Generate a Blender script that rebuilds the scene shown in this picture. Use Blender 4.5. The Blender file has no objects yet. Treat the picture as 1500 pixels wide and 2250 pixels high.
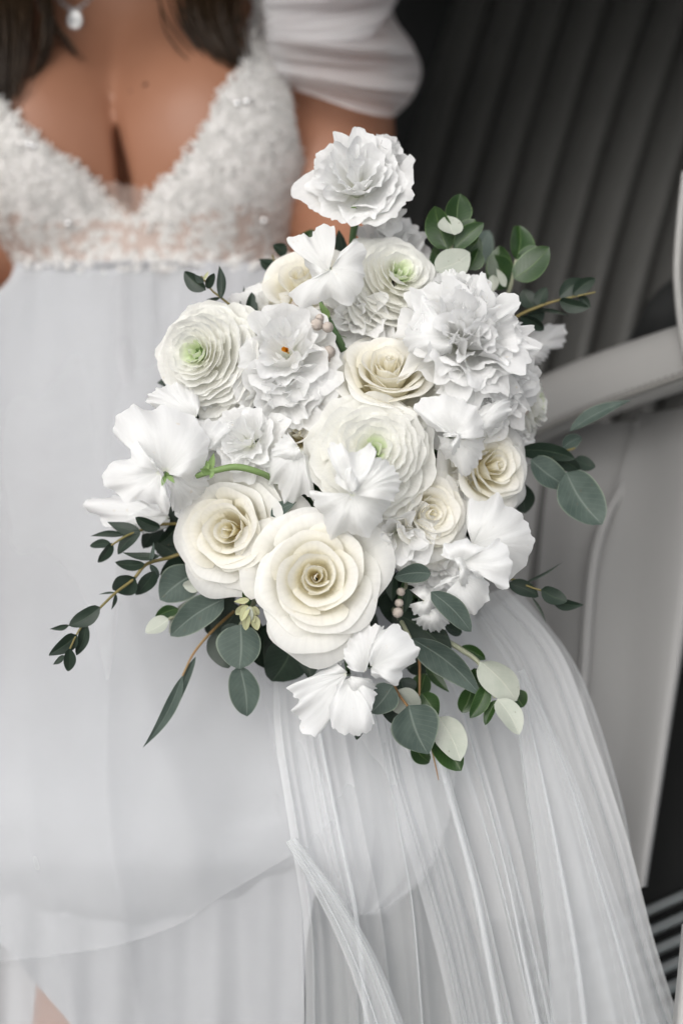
import bpy, math, random
import numpy as np
from mathutils import Vector, Matrix

# ------------------------------------------------------------------ camera, sky, sun, exposure
sc = bpy.context.scene
TH = math.radians(22.0)
D0 = 0.90
CAM = np.array([0.0, -D0 * math.cos(TH), 0.75 + D0 * math.sin(TH)])
FWD = np.array([0.0, math.cos(TH), -math.sin(TH)])
UPV = np.array([0.0, math.sin(TH), math.cos(TH)])
RGT = np.array([1.0, 0.0, 0.0])
K = 0.48 / 1500.0          # metres per photo pixel at one metre

cd = bpy.data.cameras.new('camera')
cam = bpy.data.objects.new('camera', cd)
sc.collection.objects.link(cam)
cam.location = CAM
cam.rotation_euler = (math.radians(90) - TH, 0, 0)
cd.sensor_fit = 'VERTICAL'
cd.sensor_height = 36.0
cd.sensor_width = 24.0
cd.lens = 50.0
cd.clip_start = 0.05
cd.clip_end = 500.0
cd.dof.use_dof = True
cd.dof.focus_distance = 0.855
cd.dof.aperture_fstop = 3.0
sc.camera = cam

SUN_EL, SUN_AZ = math.radians(42), math.radians(-22)   # azimuth measured from -Y towards +X
world = bpy.data.worlds.new('World')
sc.world = world
world.use_nodes = True
wn, wl = world.node_tree.nodes, world.node_tree.links
bg = wn['Background']
sky = wn.new('ShaderNodeTexSky')
sky.sky_type = 'NISHITA'
sky.sun_disc = False
sky.sun_elevation = SUN_EL
sky.sun_rotation = math.radians(180) - SUN_AZ
sky.dust_density = 4.0
hs = wn.new('ShaderNodeHueSaturation')
hs.inputs['Saturation'].default_value = 0.24
wl.new(sky.outputs[0], hs.inputs['Color'])
wl.new(hs.outputs[0], bg.inputs['Color'])
bg.inputs['Strength'].default_value = 0.15

sd = bpy.data.lights.new('sun', 'SUN')
sd.energy = 1.15
sd.angle = math.radians(65)
sd.color = (1.0, 0.975, 0.94)
sun = bpy.data.objects.new('sun', sd)
sc.collection.objects.link(sun)
tol = Vector((math.cos(SUN_EL) * math.sin(SUN_AZ), -math.cos(SUN_EL) * math.cos(SUN_AZ), math.sin(SUN_EL)))
sun.rotation_euler = tol.to_track_quat('Z', 'Y').to_euler()

sc.view_settings.view_transform = 'Standard'
sc.view_settings.look = 'None'
sc.view_settings.gamma = 1.0
sc.view_settings.use_curve_mapping = False
sc.view_settings.exposure = 0.13
sc.render.engine = 'CYCLES'
sc.cycles.use_denoising = True
sc.cycles.use_adaptive_sampling = True
sc.cycles.adaptive_threshold = 0.02
sc.cycles.transparent_max_bounces = 16
sc.cycles.max_bounces = 9
sc.cycles.diffuse_bounces = 8

# ------------------------------------------------------------------ helpers
rng = random.Random(7)
nrg = np.random.default_rng(7)
COL = sc.collection


def at(px, py, d):
    px = np.asarray(px, float); py = np.asarray(py, float); d = np.asarray(d, float)
    return (CAM + d[..., None] * (FWD + RGT * ((px - 750) * K)[..., None] + UPV * ((1125 - py) * K)[..., None]))


def camdir(x, y, z):
    """direction given as right, up, towards the camera"""
    v = x * RGT + y * UPV - z * FWD
    return v / np.linalg.norm(v)


_faces = {}


def grid_faces(nu, nv, wrap=False):
    key = (nu, nv, wrap)
    if key not in _faces:
        f = []
        for i in range(nu if wrap else nu - 1):
            for j in range(nv - 1):
                a = i * nv + j
                b = ((i + 1) % nu) * nv + j
                f.append((a, b, b + 1, a + 1))
        _faces[key] = np.array(f, dtype=np.int32)
    return _faces[key]


def mesh_np(name, verts, faces, uv=None, smooth=True):
    verts = np.ascontiguousarray(verts, dtype=np.float32).reshape(-1, 3)
    me = bpy.data.meshes.new(name)
    faces = np.ascontiguousarray(faces, dtype=np.int32)
    n, k = faces.shape
    me.vertices.add(len(verts))
    me.vertices.foreach_set('co', verts.ravel())
    me.loops.add(n * k)
    me.loops.foreach_set('vertex_index', faces.ravel())
    me.polygons.add(n)
    me.polygons.foreach_set('loop_start', np.arange(0, n * k, k, dtype=np.int32))
    if smooth:
        me.polygons.foreach_set('use_smooth', np.ones(n, dtype=bool))
    if uv is not None:
        l = me.uv_layers.new(name='UVMap')
        l.data.foreach_set('uv', np.ascontiguousarray(np.asarray(uv, np.float32).reshape(-1, 2)[faces.ravel()]).ravel())
    me.update(calc_edges=True)
    return me


def obj(name, me, mat, parent=None, loc=None):
    o = bpy.data.objects.new(name, me)
    COL.objects.link(o)
    if mat is not None:
        me.materials.append(mat)
    if parent is not None:
        o.parent = parent
    if loc is not None:
        o.location = loc
    return o


def thing(name, label, cat, loc, group=None, basis=None):
    e = bpy.data.objects.new(name, None)
    COL.objects.link(e)
    e.empty_display_size = 0.02
    e['label'] = label
    e['category'] = cat
    if group:
        e['group'] = group
    m = Matrix.Translation(Vector(loc))
    if basis is not None:
        m = m @ Matrix(basis.tolist()).to_4x4()
    e.matrix_world = m
    return e


def to_local(e, pts):
    m = np.array(e.matrix_world.inverted())
    p = np.asarray(pts).reshape(-1, 3)
    return p @ m[:3, :3].T + m[:3, 3]


def part_w(name, pts, faces, mat, parent, uv=None, smooth=True):
    """a part given in world points, parented to its thing (or to a part at the thing's origin)"""
    return obj(name, mesh_np(name, to_local(parent_root(parent), pts), faces, uv, smooth), mat, parent)


def parent_root(p):
    while p.parent is not None:
        p = p.parent
    return p


def basis_from(n, up=None, roll=0.0):
    n = n / np.linalg.norm(n)
    up = UPV if up is None else up
    x = np.cross(up, n)
    if np.linalg.norm(x) < 1e-3:
        x = RGT.copy()
    x /= np.linalg.norm(x)
    y = np.cross(n, x)
    c, s = math.cos(roll), math.sin(roll)
    x2 = c * x + s * y
    y2 = -s * x + c * y
    return np.stack([x2, y2, n], axis=1)


def catmull(P, n):
    P = np.asarray(P, float)
    if len(P) == 2:
        t = np.linspace(0, 1, n)[:, None]
        return P[0] * (1 - t) + P[1] * t
    Q = np.vstack([2 * P[0] - P[1], P, 2 * P[-1] - P[-2]])
    m = len(P) - 1
    out = []
    for u in np.linspace(0, m, n):
        i = min(int(u), m - 1)
        t = u - i
        a, b, c, d = Q[i], Q[i + 1], Q[i + 2], Q[i + 3]
        out.append(0.5 * ((2 * b) + (-a + c) * t + (2 * a - 5 * b + 4 * c - d) * t * t + (-a + 3 * b - 3 * c + d) * t ** 3))
    return np.array(out)


def tube(P, rad, seg=7, n=None):
    """tube along world points; returns verts, faces, uv"""
    P = catmull(P, n or max(6, 5 * len(P)))
    m = len(P)
    rad = np.interp(np.linspace(0, 1, m), np.linspace(0, 1, len(np.atleast_1d(rad))), np.atleast_1d(rad))
    T = np.gradient(P, axis=0)
    T /= np.linalg.norm(T, axis=1)[:, None] + 1e-12
    ref = np.array([0.3, 0.2, 0.93])
    V, U = [], []
    for i in range(m):
        x = np.cross(T[i], ref); x /= np.linalg.norm(x) + 1e-9
        y = np.cross(T[i], x)
        for k in range(seg):
            a = 2 * math.pi * k / seg
            V.append(P[i] + rad[i] * (math.cos(a) * x + math.sin(a) * y)); U.append((k / seg, i / (m - 1)))
    F = []
    for i in range(m - 1):
        for k in range(seg):
            a = i * seg + k; b = i * seg + (k + 1) % seg
            F.append((a, b, b + seg, a + seg))
    return np.array(V), np.array(F), np.array(U)


def merge(parts):
    V, F, U, o = [], [], [], 0
    for v, f, u in parts:
        V.append(v); F.append(np.asarray(f) + o); U.append(u if u is not None else np.zeros((len(v), 2))); o += len(v)
    return np.vstack(V), np.vstack(F), np.vstack(U)


def sphere(c, r, nu=10, nv=7):
    V, U = [], []
    r = np.broadcast_to(r, 3)
    for i in range(nu):
        for j in range(nv):
            a = 2 * math.pi * i / nu; b = math.pi * (j + 0.02) / (nv - 0.96)
            V.append((c[0] + r[0] * math.sin(b) * math.cos(a), c[1] + r[1] * math.sin(b) * math.sin(a), c[2] + r[2] * math.cos(b)))
            U.append((i / nu, j / nv))
    return np.array(V), grid_faces(nu, nv, True), np.array(U)


# ------------------------------------------------------------------ materials
def new_mat(name):
    m = bpy.data.materials.new(name)
    m.use_nodes = True
    nt = m.node_tree
    for n in list(nt.nodes):
        nt.nodes.remove(n)
    return m, nt.nodes, nt.links, nt.nodes.new('ShaderNodeOutputMaterial')


def petal_mat(name, base, mid, tip, transl=0.28, rough=0.6, mids=0.45, vein=0.25):
    m, n, l, out = new_mat(name)
    uv = n.new('ShaderNodeUVMap')
    sep = n.new('ShaderNodeSeparateXYZ'); l.new(uv.outputs[0], sep.inputs[0])
    ramp = n.new('ShaderNodeValToRGB')
    e = ramp.color_ramp.elements
    e[0].position = 0.0; e[0].color = (*base, 1)
    e[1].position = 1.0; e[1].color = (*tip, 1)
    k = e.new(mids); k.color = (*mid, 1)
    # soft mottling of the petal's own colour
    tc = n.new('ShaderNodeTexCoord')
    nz = n.new('ShaderNodeTexNoise'); nz.inputs['Scale'].default_value = 55.0; nz.inputs['Detail'].default_value = 3
    l.new(tc.outputs['Object'], nz.inputs['Vector'])
    ma = n.new('ShaderNodeMath'); ma.operation = 'MULTIPLY_ADD'
    ma.inputs[1].default_value = 0.22; ma.inputs[2].default_value = -0.11
    l.new(nz.outputs['Fac'], ma.inputs[0])
    ad = n.new('ShaderNodeMath'); ad.operation = 'ADD'
    l.new(sep.outputs['Y'], ad.inputs[0]); l.new(ma.outputs[0], ad.inputs[1]); l.new(ad.outputs[0], ramp.inputs['Fac'])
    # fine veins running from base to rim
    mp = n.new('ShaderNodeMapping'); mp.inputs['Scale'].default_value = (26, 2.2, 1)
    l.new(uv.outputs[0], mp.inputs['Vector'])
    vn = n.new('ShaderNodeTexNoise'); vn.inputs['Scale'].default_value = 1.0; vn.inputs['Detail'].default_value = 5
    l.new(mp.outputs[0], vn.inputs['Vector'])
    bmp = n.new('ShaderNodeBump'); bmp.inputs['Strength'].default_value = vein; bmp.inputs['Distance'].default_value = 0.0012
    l.new(vn.outputs['Fac'], bmp.inputs['Height'])
    # veins also tint the petal very slightly, and old petals carry a few faint tan marks
    vt = n.new('ShaderNodeMapRange'); vt.inputs[1].default_value = 0.3; vt.inputs[2].default_value = 0.7; vt.inputs[3].default_value = 0.93; vt.inputs[4].default_value = 1.0
    l.new(vn.outputs['Fac'], vt.inputs[0])
    vm = n.new('ShaderNodeMix'); vm.data_type = 'RGBA'; vm.blend_type = 'MULTIPLY'; vm.inputs[0].default_value = 1.0
    l.new(ramp.outputs[0], vm.inputs[6]); l.new(vt.outputs[0], vm.inputs[7])
    sp = n.new('ShaderNodeTexNoise'); sp.inputs['Scale'].default_value = 230.0; sp.inputs['Detail'].default_value = 2
    l.new(tc.outputs['Object'], sp.inputs['Vector'])
    sm = n.new('ShaderNodeMapRange'); sm.inputs[1].default_value = 0.70; sm.inputs[2].default_value = 0.80; sm.inputs[4].default_value = 0.30
    l.new(sp.outputs['Fac'], sm.inputs[0])
    spm = n.new('ShaderNodeMix'); spm.data_type = 'RGBA'; spm.inputs[7].default_value = (0.72, 0.60, 0.40, 1)
    l.new(vm.outputs[2], spm.inputs[6]); l.new(sm.outputs[0], spm.inputs[0])
    p = n.new('ShaderNodeBsdfPrincipled')
    p.inputs['Roughness'].default_value = rough
    p.inputs['Specular IOR Level'].default_value = 0.25
    t = n.new('ShaderNodeBsdfTranslucent')
    mx = n.new('ShaderNodeMixShader'); mx.inputs[0].default_value = transl
    l.new(spm.outputs[2], p.inputs['Base Color']); l.new(spm.outputs[2], t.inputs['Color'])
    l.new(bmp.outputs[0], p.inputs['Normal']); l.new(bmp.outputs[0], t.inputs['Normal'])
    l.new(p.outputs[0], mx.inputs[1]); l.new(t.outputs[0], mx.inputs[2]); l.new(mx.outputs[0], out.inputs[0])
    return m


def leaf_mat(name, col, col2, vein, rough, transl=0.1, spec=0.4, rim=None):
    m, n, l, out = new_mat(name)
    uv = n.new('ShaderNodeUVMap')
    sep = n.new('ShaderNodeSeparateXYZ'); l.new(uv.outputs[0], sep.inputs[0])
    tc = n.new('ShaderNodeTexCoord')
    nz = n.new('ShaderNodeTexNoise'); nz.inputs['Scale'].default_value = 90.0; nz.inputs['Detail'].default_value = 5
    l.new(tc.outputs['Object'], nz.inputs['Vector'])
    base = n.new('ShaderNodeMix'); base.data_type = 'RGBA'
    base.inputs[6].default_value = (*col, 1); base.inputs[7].default_value = (*col2, 1)
    cr = n.new('ShaderNodeMapRange'); cr.inputs[1].default_value = 0.35; cr.inputs[2].default_value = 0.68
    l.new(nz.outputs['Fac'], cr.inputs[0]); l.new(cr.outputs[0], base.inputs[0])
    # midrib and side veins: |s| and a chevron wave
    s1 = n.new('ShaderNodeMath'); s1.operation = 'SUBTRACT'; s1.inputs[1].default_value = 0.5; l.new(sep.outputs['X'], s1.inputs[0])
    ab = n.new('ShaderNodeMath'); ab.operation = 'ABSOLUTE'; l.new(s1.outputs[0], ab.inputs[0])
    mr = n.new('ShaderNodeMapRange'); mr.inputs[1].default_value = 0.012; mr.inputs[2].default_value = 0.035; mr.inputs[3].default_value = 1; mr.inputs[4].default_value = 0
    l.new(ab.outputs[0], mr.inputs[0])
    ch = n.new('ShaderNodeMath'); ch.operation = 'MULTIPLY_ADD'; ch.inputs[1].default_value = -0.55; l.new(ab.outputs[0], ch.inputs[0]); l.new(sep.outputs['Y'], ch.inputs[2])
    sn = n.new('ShaderNodeMath'); sn.operation = 'MULTIPLY'; sn.inputs[1].default_value = 60.0; l.new(ch.outputs[0], sn.inputs[0])
    si = n.new('ShaderNodeMath'); si.operation = 'SINE'; l.new(sn.outputs[0], si.inputs[0])
    sv = n.new('ShaderNodeMapRange'); sv.inputs[1].default_value = 0.86; sv.inputs[2].default_value = 1.0; sv.inputs[4].default_value = 0.22
    l.new(si.outputs[0], sv.inputs[0])
    mxv = n.new('ShaderNodeMath'); mxv.operation = 'MAXIMUM'; l.new(mr.outputs[0], mxv.inputs[0]); l.new(sv.outputs[0], mxv.inputs[1])
    vf = n.new('ShaderNodeMath'); vf.operation = 'MULTIPLY'; vf.inputs[1].default_value = 0.6; l.new(mxv.outputs[0], vf.inputs[0])
    c2 = n.new('ShaderNodeMix'); c2.data_type = 'RGBA'; c2.inputs[7].default_value = (*vein, 1)
    l.new(base.outputs[2], c2.inputs[6]); l.new(vf.outputs[0], c2.inputs[0])
    sp = n.new('ShaderNodeTexNoise'); sp.inputs['Scale'].default_value = 320.0; sp.inputs['Detail'].default_value = 2
    l.new(tc.outputs['Object'], sp.inputs['Vector'])
    sm = n.new('ShaderNodeMapRange'); sm.inputs[1].default_value = 0.69; sm.inputs[2].default_value = 0.76; sm.inputs[4].default_value = 0.4
    l.new(sp.outputs['Fac'], sm.inputs[0])
    c4 = n.new('ShaderNodeMix'); c4.data_type = 'RGBA'; c4.inputs[7].default_value = (0.10, 0.07, 0.04, 1)
    l.new(c2.outputs[2], c4.inputs[6]); l.new(sm.outputs[0], c4.inputs[0])
    c2 = c4
    last = c2
    if rim:
        rm = n.new('ShaderNodeMapRange'); rm.inputs[1].default_value = 0.455; rm.inputs[2].default_value = 0.49; rm.inputs[4].default_value = 0.7
        l.new(ab.outputs[0], rm.inputs[0])
        c3 = n.new('ShaderNodeMix'); c3.data_type = 'RGBA'; c3.inputs[7].default_value = (*rim, 1)
        l.new(c2.outputs[2], c3.inputs[6]); l.new(rm.outputs[0], c3.inputs[0]); last = c3
    bmp = n.new('ShaderNodeBump'); bmp.inputs['Strength'].default_value = 0.35; bmp.inputs['Distance'].default_value = 0.0008
    l.new(mxv.outputs[0], bmp.inputs['Height'])
    p = n.new('ShaderNodeBsdfPrincipled'); p.inputs['Roughness'].default_value = rough; p.inputs['Specular IOR Level'].default_value = spec
    l.new(last.outputs[2], p.inputs['Base Color']); l.new(bmp.outputs[0], p.inputs['Normal'])
    t = n.new('ShaderNodeBsdfTranslucent'); l.new(last.outputs[2], t.inputs['Color'])
    mx = n.new('ShaderNodeMixShader'); mx.inputs[0].default_value = transl
    l.new(p.outputs[0], mx.inputs[1]); l.new(t.outputs[0], mx.inputs[2]); l.new(mx.outputs[0], out.inputs[0])
    return m


def plain(name, col, rough=0.6, spec=0.4, col2=None, scale=30, bump=0.0, bscale=200, metal=0.0, transl=0.0, sheen=0.0, bdist=0.001):
    m, n, l, out = new_mat(name)
    p = n.new('ShaderNodeBsdfPrincipled')
    p.inputs['Roughness'].default_value = rough
    p.inputs['Specular IOR Level'].default_value = spec
    p.inputs['Metallic'].default_value = metal
    p.inputs['Sheen Weight'].default_value = sheen
    tc = n.new('ShaderNodeTexCoord')
    nz = n.new('ShaderNodeTexNoise'); nz.inputs['Scale'].default_value = scale; nz.inputs['Detail'].default_value = 5
    l.new(tc.outputs['Object'], nz.inputs['Vector'])
    mix = n.new('ShaderNodeMix'); mix.data_type = 'RGBA'
    mix.inputs[6].default_value = (*col, 1); mix.inputs[7].default_value = (*(col2 or tuple(c * 0.85 for c in col)), 1)
    l.new(nz.outputs['Fac'], mix.inputs[0]); l.new(mix.outputs[2], p.inputs['Base Color'])
    if bump:
        b2 = n.new('ShaderNodeTexNoise'); b2.inputs['Scale'].default_value = bscale; b2.inputs['Detail'].default_value = 4
        l.new(tc.outputs['Object'], b2.inputs['Vector'])
        bm = n.new('ShaderNodeBump'); bm.inputs['Strength'].default_value = bump; bm.inputs['Distance'].default_value = bdist
        l.new(b2.outputs['Fac'], bm.inputs['Height']); l.new(bm.outputs[0], p.inputs['Normal'])
    if transl:
        t = n.new('ShaderNodeBsdfTranslucent'); l.new(mix.outputs[2], t.inputs['Color'])
        mx = n.new('ShaderNodeMixShader'); mx.inputs[0].default_value = transl
        l.new(p.outputs[0], mx.inputs[1]); l.new(t.outputs[0], mx.inputs[2]); l.new(mx.outputs[0], out.inputs[0])
    else:
        l.new(p.outputs[0], out.inputs[0])
    return m


def sheer(name, col, cover, tr=0.4):
    m, n, l, out = new_mat(name)
    d = n.new('ShaderNodeBsdfDiffuse'); d.inputs['Color'].default_value = (*col, 1)
    t = n.new('ShaderNodeBsdfTranslucent'); t.inputs['Color'].default_value = (*col, 1)
    a = n.new('ShaderNodeMixShader'); a.inputs[0].default_value = tr
    l.new(d.outputs[0], a.inputs[1]); l.new(t.outputs[0], a.inputs[2])
    tp = n.new('ShaderNodeBsdfTransparent')
    mx = n.new('ShaderNodeMixShader')
    tc = n.new('ShaderNodeTexCoord')
    nz = n.new('ShaderNodeTexNoise'); nz.inputs['Scale'].default_value = 14; nz.inputs['Detail'].default_value = 3
    l.new(tc.outputs['Object'], nz.inputs['Vector'])
    mr = n.new('ShaderNodeMapRange'); mr.inputs[3].default_value = cover - 0.07; mr.inputs[4].default_value = cover + 0.07
    l.new(nz.outputs['Fac'], mr.inputs[0]); l.new(mr.outputs[0], mx.inputs[0])
    l.new(tp.outputs[0], mx.inputs[1]); l.new(a.outputs[0], mx.inputs[2]); l.new(mx.outputs[0], out.inputs[0])
    return m


M = {}
M['rose'] = petal_mat('rose_petal', (0.95, 0.90, 0.68), (0.955, 0.94, 0.865), (0.955, 0.95, 0.925), 0.48, mids=0.4)
M['rose_in'] = petal_mat('rose_inner_petal', (0.96, 0.84, 0.53), (0.96, 0.92, 0.76), (0.96, 0.945, 0.895), 0.46, mids=0.45)
M['ran'] = petal_mat('ranunculus_petal', (0.94, 0.93, 0.80), (0.95, 0.945, 0.895), (0.95, 0.95, 0.925), 0.48, mids=0.4)
M['ran_eye'] = petal_mat('ranunculus_eye_petal', (0.56, 0.70, 0.34), (0.78, 0.86, 0.62), (0.92, 0.93, 0.84), 0.4, mids=0.55)
M['white'] = petal_mat('white_petal', (0.91, 0.92, 0.80), (0.945, 0.947, 0.932), (0.95, 0.95, 0.948), 0.50, mids=0.3, vein=0.4)
M['pea'] = petal_mat('sweet_pea_petal', (0.87, 0.905, 0.72), (0.94, 0.945, 0.93), (0.95, 0.952, 0.952), 0.46, mids=0.10, vein=0.4)
M['stamen'] = plain('stamen', (0.86, 0.50, 0.04), 0.7)
M['calyx'] = plain('calyx', (0.16, 0.26, 0.08), 0.55, col2=(0.24, 0.34, 0.14), scale=120, transl=0.1)
M['stem'] = plain('flower_stem', (0.055, 0.11, 0.045), 0.5, col2=(0.09, 0.16, 0.065), scale=80)
M['twig'] = plain('twig', (0.22, 0.15, 0.05), 0.55, col2=(0.13, 0.14, 0.05), scale=60)
M['twig_pale'] = plain('pale_twig', (0.36, 0.36, 0.27), 0.6, col2=(0.26, 0.29, 0.19), scale=60)
M['twig_red'] = plain('red_twig', (0.32, 0.12, 0.06), 0.5, col2=(0.20, 0.20, 0.08), scale=50)
M['bark'] = plain('bark', (0.12, 0.085, 0.04), 0.8, col2=(0.05, 0.04, 0.02), scale=150, bump=0.6)
M['euc'] = leaf_mat('eucalyptus_leaf', (0.054, 0.078, 0.066), (0.082, 0.110, 0.094), (0.19, 0.225, 0.195), 0.6, 0.08, 0.3, rim=(0.22, 0.26, 0.20))
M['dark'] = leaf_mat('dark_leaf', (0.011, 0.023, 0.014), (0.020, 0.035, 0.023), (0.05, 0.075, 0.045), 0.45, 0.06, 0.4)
M['green'] = leaf_mat('green_leaf', (0.014, 0.042, 0.008), (0.024, 0.060, 0.012), (0.11, 0.17, 0.06), 0.34, 0.10, 0.5, rim=(0.12, 0.20, 0.07))
M['pale'] = leaf_mat('pale_leaf', (0.40, 0.43, 0.37), (0.47, 0.49, 0.43), (0.54, 0.55, 0.48), 0.7, 0.12, 0.2)
M['berry'] = plain('berry', (0.62, 0.57, 0.52), 0.85, col2=(0.40, 0.33, 0.28), scale=520, bump=0.5, bscale=500)
M['bud'] = leaf_mat('pod_bud', (0.42, 0.44, 0.24), (0.55, 0.56, 0.36), (0.30, 0.20, 0.10), 0.6, 0.12, 0.3, rim=(0.28, 0.16, 0.07))

# ------------------------------------------------------------------ setting: car interior
M['trim_and_shade'] = plain('trim_and_shade', (0.012, 0.013, 0.013), 0.7, col2=(0.02, 0.021, 0.021), scale=20)  # near-black; sill trim, and painted shade for the gap and far wall
M['pleat'] = plain('pleat_leather', (0.080, 0.079, 0.075), 0.42, 0.45, col2=(0.064, 0.064, 0.060), scale=18, bump=0.25, bscale=900, bdist=0.0006)
M['leather'] = plain('pale_leather', (0.385, 0.381, 0.37), 0.5, 0.35, col2=(0.33, 0.327, 0.318), scale=9, bump=0.25, bscale=700, bdist=0.0008)
M['panel'] = plain('panel_leather', (0.275, 0.273, 0.268), 0.55, 0.3, col2=(0.235, 0.234, 0.23), scale=7, bump=0.25, bscale=700, bdist=0.0008)
M['seam'] = plain('seam_thread', (0.24, 0.235, 0.22), 0.7)
M['carpet'] = plain('carpet', (0.10, 0.112, 0.112), 0.95, col2=(0.16, 0.175, 0.175), scale=40, bump=0.8, bscale=300, bdist=0.004)
M['chrome'] = plain('sill_metal', (0.62, 0.66, 0.67), 0.28, 0.5, metal=0.85, scale=20)
M['roofmat'] = plain('roof_lining', (0.05, 0.05, 0.05), 0.9)
M['asphalt'] = plain('asphalt', (0.055, 0.055, 0.055), 0.9, col2=(0.09, 0.09, 0.09), scale=60, bump=0.5, bscale=120)


def structure(name, pts, faces, mat):
    o = obj(name, mesh_np(name, pts, faces, None, False), mat)
    o['kind'] = 'structure'
    return o


def box_w(lo, hi):
    x0, y0, z0 = lo; x1, y1, z1 = hi
    v = np.array([(x0, y0, z0), (x1, y0, z0), (x1, y1, z0), (x0, y1, z0), (x0, y0, z1), (x1, y0, z1), (x1, y1, z1), (x0, y1, z1)], float)
    f = np.array([(0, 3, 2, 1), (4, 5, 6, 7), (0, 1, 5, 4), (1, 2, 6, 5), (2, 3, 7, 6), (3, 0, 4, 7)])
    return v, f


v, f = box_w((-60, -60, -0.05), (60, 60, 0.0)); structure('ground', v, f, M['asphalt'])
v, f = box_w((-1.0, -0.18, 0.18), (1.0, 1.6, 0.24)); structure('car_floor', v, f, M['carpet'])
v, f = box_w((-1.05, 0.13, 1.31), (1.25, 1.7, 1.37)); structure('car_roof_shade', v, f, M['roofmat'])  # unseen roof slab, added and placed to shade the upper backrest
v, f = box_w((-1.05, 1.25, 0.24), (1.25, 1.31, 1.31)); structure('far_shade_wall', v, f, M['trim_and_shade'])  # near-black sheet put in for the shade of the deep interior

# ---- rear seat: pleated backrest, armrest, cushion side
seat = thing('car_seat', 'grey leather car seat with pleated backrest and pale armrest beside the bride', 'car seat', at(1200, 1400, 1.3))
back = obj('backrest', None, None, seat) if False else None
BB = catmull([(745, 980, 1.60), (1000, 965, 1.49), (1260, 945, 1.38), (1530, 925, 1.27)], 200)   # lower edge
BT = catmull([(1045, -140, 1.80), (1300, -145, 1.70), (1580, -155, 1.60), (1850, -170, 1.50)], 200)   # upper edge
NP = 9


def back_pt(u, w, bulge):
    i = u * 199
    b = np.stack([np.interp(i, np.arange(200), BB[:, k]) for k in range(3)], -1)
    t = np.stack([np.interp(i, np.arange(200), BT[:, k]) for k in range(3)], -1)
    q = b * (1 - w)[..., None] + t * w[..., None]
    bow = np.sin(w * math.pi)
    q[..., 0] -= 22 * bow
    q[..., 2] += -0.03 * bow - bulge
    return at(q[..., 0], q[..., 1], q[..., 2])


# the shell behind the pleats
uu, ww = np.meshgrid(np.linspace(-0.0, 1.0, 24), np.linspace(-0.02, 1.02, 16), indexing='ij')
backshell = part_w('backrest', back_pt(uu, ww, np.full_like(uu, -0.02)), grid_faces(24, 16), M['pleat'], seat)
for k in range(NP):
    nu, nv = 15, 22
    s, w = np.meshgrid(np.linspace(-1, 1, nu), np.linspace(0, 1, nv), indexing='ij')
    u = (k + 0.5 + 0.5 * s) / NP
    prof = 0.030 * np.sqrt(np.clip(1 - np.abs(s) ** 2.2, 0, 1)) - 0.015
    wob = 0.0022 * np.sin(9 * w + 2.1 * k + s) * (1 - s * s)
    part_w('pleat', back_pt(u, w, prof + wob), grid_faces(nu, nv), M['pleat'], backshell)

# armrest: rounded bar swept from behind the bouquet towards the camera's right
AR = catmull([(1120, 930, 1.22), (1260, 868, 1.16), (1400, 818, 1.10), (1560, 765, 1.03), (1700, 720, 0.97)], 30)
n_s = 26
pts = []
for q in AR:
    c = at(*q)
    sc_ = K * q[2]
    for k in range(n_s):
        a = 2 * math.pi * k / n_s
        ex, ey = math.copysign(abs(math.cos(a)) ** 0.6, math.cos(a)), math.copysign(abs(math.sin(a)) ** 0.75, math.sin(a))
        pts.append(c + UPV * ey * 76 * sc_ * (1.0 if ey > 0 else 1.05) + FWD * ex * 0.05 + RGT * ey * 12 * sc_)
pts = np.array(pts)
F = []
for i in range(29):
    for k in range(n_s):
        a = i * n_s + k; b = i * n_s + (k + 1) % n_s
        F.append((a, b, b + n_s, a + n_s))
arm = part_w('armrest', pts, np.array(F), M['leather'], seat)
# welted seam along the armrest's near side and its stitches
seamP = [at(q[0] + 4, q[1] + 42 * (q[2] / 1.1), q[2] - 0.0480) for q in AR[2:]]
V, F, U = tube(seamP, [0.0022], 6, 40)
part_w('seam', V, F, M['seam'], arm)
st = []
P = catmull([at(q[0] + 4, q[1] + 31 * (q[2] / 1.1), q[2] - 0.0500) for q in AR[2:]], 160)
for i in range(0, 157, 4):
    V, F, U = tube([P[i], P[i + 2]], [0.0006], 4, 3)
    st.append((V, F, U))
V, F, U = merge(st)
o = part_w('stitching', V, F, M['seam'], arm)

# side of the seat cushion below the armrest: an inset field with a raised rim, then a flat outer panel


def loft(rows, nu, nv):
    R = np.array([catmull(r, nu) for r in rows])          # rows x nu x 3
    out = np.array([catmull(R[:, i], nv) for i in range(nu)])
    return out


rows = [[(1040, 930, 1.21), (1060, 1300, 1.16), (1040, 1700, 1.10), (1020, 2020, 1.06)],
        [(1180, 930, 1.20), (1170, 1300, 1.15), (1150, 1700, 1.09), (1140, 2020, 1.05)],
        [(1300, 930, 1.17), (1250, 1300, 1.12), (1230, 1700, 1.07), (1220, 2020, 1.03)],
        [(1404, 925, 1.145), (1390, 1030, 1.135), (1332, 1140, 1.115), (1302, 1260, 1.105), (1286, 1460, 1.085), (1272, 1700, 1.055), (1264, 2020, 1.025)]]
g = loft(rows, 24, 16)
inset = part_w('cushion_side', at(g[..., 0], g[..., 1], g[..., 2] + 0.003), grid_faces(24, 16), M['panel'], seat)
rimP = [at(*q) for q in [(1402, 930, 1.14), (1388, 1030, 1.13), (1330, 1140, 1.11), (1300, 1260, 1.10), (1284, 1460, 1.08), (1270, 1700, 1.05), (1262, 2020, 1.02)]]
V, F, U = tube(rimP, [0.0045], 8, 50)
part_w('piping', V, F, M['panel'], seat)
V, F, U = tube([at(1200, 1010, 1.185), at(1188, 1120, 1.175), at(1170, 1290, 1.15)], [0.003], 6, 20)
part_w('crease_shade', V, F, M['pleat'], seat)  # dark tube laid in as the painted shade of the cushion's crease
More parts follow.
